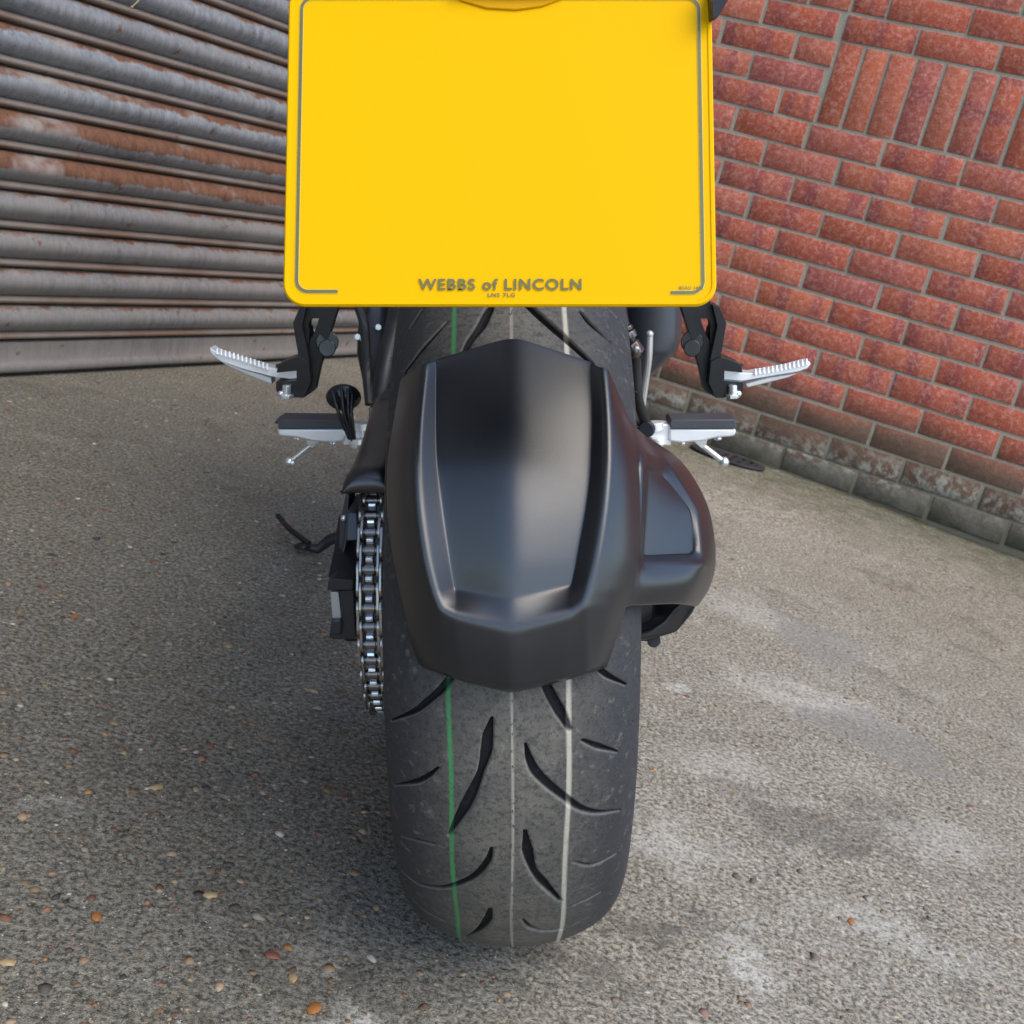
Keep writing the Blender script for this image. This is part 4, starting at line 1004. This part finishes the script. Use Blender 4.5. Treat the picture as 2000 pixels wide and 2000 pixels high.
# ---- rider footpegs
def rider_peg(side):
    m = (lambda x_: x_) if side > 0 else (lambda x_: 1980 - x_)
    Y = .62
    bm = new_bm(); prism(bm, [P(m(a), b, Y) for a, b in ((1307, 838), (1437, 838), (1438, 845), (1434, 852), (1400, 855), (1370, 862), (1330, 865), (1307, 862))], (0, .045, 0))
    pg = done(bm, "rider_footpeg", M['alu'], bike, bev=.003, seg=3)
    bm = new_bm(); prism(bm, [P(m(a), b, Y - .002) for a, b in ((1310, 837.5), (1308, 825), (1312, 820), (1437, 819), (1437, 837.5))], (0, .049, 0))
    for k in range(4): box(bm, P(m(1325 + k * 33), 819, Y + .024), (.020, .045, .004))
    done(bm, "rubber_pad", M['rubber'], pg, bev=.0015)
    bm = new_bm(); prism(bm, [P(m(a), b, Y + .01) for a, b in ((1355, 861), (1382, 858), (1378, 872), (1370, 875))], (0, .008, 0)); cyl(bm, P(m(1373), 870, Y + .014), P(m(1411), 900, Y + .014), .0042, n=14); ball(bm, P(m(1414), 902, Y + .014), .0075, (1, 1, 1), 14)
    done(bm, "feeler_pin", M['zinc'], pg)
    for a, b in ((1402, 857), (1332, 866)):
        bm = new_bm(); cyl(bm, P(m(a), b - 4, Y + .012), P(m(a), b + 1.5, Y + .012), .0055, n=12); done(bm, "pad_screw", M['zinc'], pg, bev=.0006)
    bm = new_bm(); box(bm, P(m(1288), 845, Y + .02), (.030, .03, .030)); cyl(bm, P(m(1279), 824, Y + .01), P(m(1279), 840, Y + .01), .013, n=20); cyl(bm, P(m(1285), 855, Y + .0), P(m(1285), 868, Y + .0), .010, n=16); cyl(bm, P(m(1287), 866, Y), P(m(1290), 874, Y), .0045, n=10)
    cyl(bm, P(m(1270), 846, Y + .02), P(m(1308), 846, Y + .02), .011, n=16)
    done(bm, "peg_clevis", M['alu'], pg, bev=.002)
rider_peg(1); rider_peg(-1)

# gear lever pad side on the left
bm = new_bm(); c = P(671, 776, .58); bmesh.ops.create_uvsphere(bm, u_segments=32, v_segments=16, radius=1, matrix=Matrix.Translation(c) @ Matrix.Diagonal((.0242, .010, .0185, 1)))
hg = done(bm, "heel_guard", M['gloss'], bike)
bm = new_bm()
for (a, b) in (((650, 762), (683, 858)), ((667, 758), (686, 858)), ((680, 758), (690, 858)), ((688, 770), (693, 858))): tube(bm, curve([P(*a, .565), P((a[0] + b[0]) / 2 - 4, (a[1] + b[1]) / 2, .555), P(*b, .56)], 6), [.0026] * 13, 8)
prism(bm, [P(656, 772, .572), P(684, 772, .572), P(694, 850, .572), P(686, 864, .572), P(675, 825, .572)], (0, .008, 0))
done(bm, "guard_rib", M['gloss'], hg, bev=.001)

# side stand
def stand():
    f0, f1 = (625, 1095), (583, 1080); Y = .80
    def G(px, py, hgt=.0):   # point of the machine above the real ground under that line of sight
        w_ = pix_ground(px, py) ; p = RB.transposed() @ (w_ - bike.location); return p + (RB.transposed() @ Vector((0, 0, 1))) * hgt
    a = G(588, 1082, .014); b = G(640, 1092, .012); c = G(536, 1040, .030); piv = Vector((-.12, b.y - .06, .22))
    bm = new_bm(); tube(bm, [piv, b.lerp(piv, .35), b + Vector((.0, 0, .02)), b.lerp(a, .45), a], [.012, .011, .009, .008, .006], 14)
    st = done(bm, "side_stand", M['black'], bike)
    bm = new_bm(); tube(bm, curve([a + Vector((.01, 0, .004)), a.lerp(c, .5) + Vector((0, 0, .002)), c], 6), .0048, 10)
    ball(bm, a, .010, (1.5, 1.3, .5)); done(bm, "stand_tang", M['gloss'], st)
stand()

# ---- right side: silencer body, brake parts
def canister():
    rows = [[P(1212, y_, .60), P(1232, y_, .57), P(1262, y_, .55), P(x2 - 22, y_, .55), P(x2 - 6, y_, .565), P(x2, y_, .60)] for (y_, x2) in ((560, 1331), (600, 1332), (640, 1332), (668, 1330), (690, 1320))]
    rows.append([P(1212, 712, .61), P(1230, 716, .59), P(1250, 716, .58), P(1278, 718, .58), P(1290, 716, .59), P(1297, 710, .61)])
    rows.append([P(1212, 735, .63), P(1225, 742, .61), P(1240, 745, .60), P(1255, 745, .60), P(1264, 742, .61), P(1270, 738, .63)])
    cage(rows, "silencer", M['engine'], bike, 3, .02, crease_rows=(4,), cr=.4, off=1)
    bm = new_bm(); prism(bm, [P(1205, 585, .68), P(1325, 585, .68), P(1325, 680, .68), P(1262, 742, .68), P(1210, 742, .68)], (0, .10, 0)); done(bm, "silencer_inner", M['black'], bike, bev=.004)
canister()
bm = new_bm(); tube(bm, curve([P(1269, 655, .42), P(1267, 700, .42), P(1261, 745, .425), P(1254, 800, .43), P(1258, 826, .44)], 6), .0042, 10); ball(bm, P(1269, 653, .42), .0048)
done(bm, "brake_pedal_arm", M['reflect'], bike)
bm = new_bm(); tube(bm, curve([P(1212, 590, .33), P(1217, 625, .32), P(1226, 655, .31), P(1238, 680, .31), P(1240, 720, .32), P(1246, 780, .33), P(1262, 826, .35)], 7), .0062, 12); done(bm, "brake_hose", M['black'], bike)
bm = new_bm(); cyl(bm, P(1226, 648, .30), P(1231, 660, .30), .0085, n=12); cyl(bm, P(1231, 672, .30), P(1245, 692, .30), .010, n=8); cyl(bm, P(1222, 638, .302), P(1225, 645, .302), .0075, n=8); ball(bm, P(1241, 685, .296), .008)
done(bm, "hose_union", M['roller'], bike, bev=.0006)
bm = new_bm(); prism(bm, [P(1226, 700, .33), P(1252, 700, .33), P(1256, 790, .33), P(1240, 800, .33)], (0, .03, 0)); prism(bm, [P(1236, 718, .322), P(1250, 718, .322), P(1251, 740, .322), P(1236, 740, .322)], (0, .012, 0))
done(bm, "brake_cylinder", M['black'], bike, bev=.002)
bm = new_bm(); cyl(bm, P(1262, 838, .34), P(1264, 838, .38), .010, n=20); prism(bm, [P(1240, 829, .345), P(1268, 829, .345), P(1278, 850, .345), P(1262, 856, .345), P(1246, 838, .345)], (0, .02, 0)); done(bm, "hugger_mount", M['anod'], bike, bev=.002)
bm = new_bm(); box(bm, (.108, .30, .40), (.03, .55, .07)); done(bm, "swingarm_inner", M['black'], bike, bev=.006)
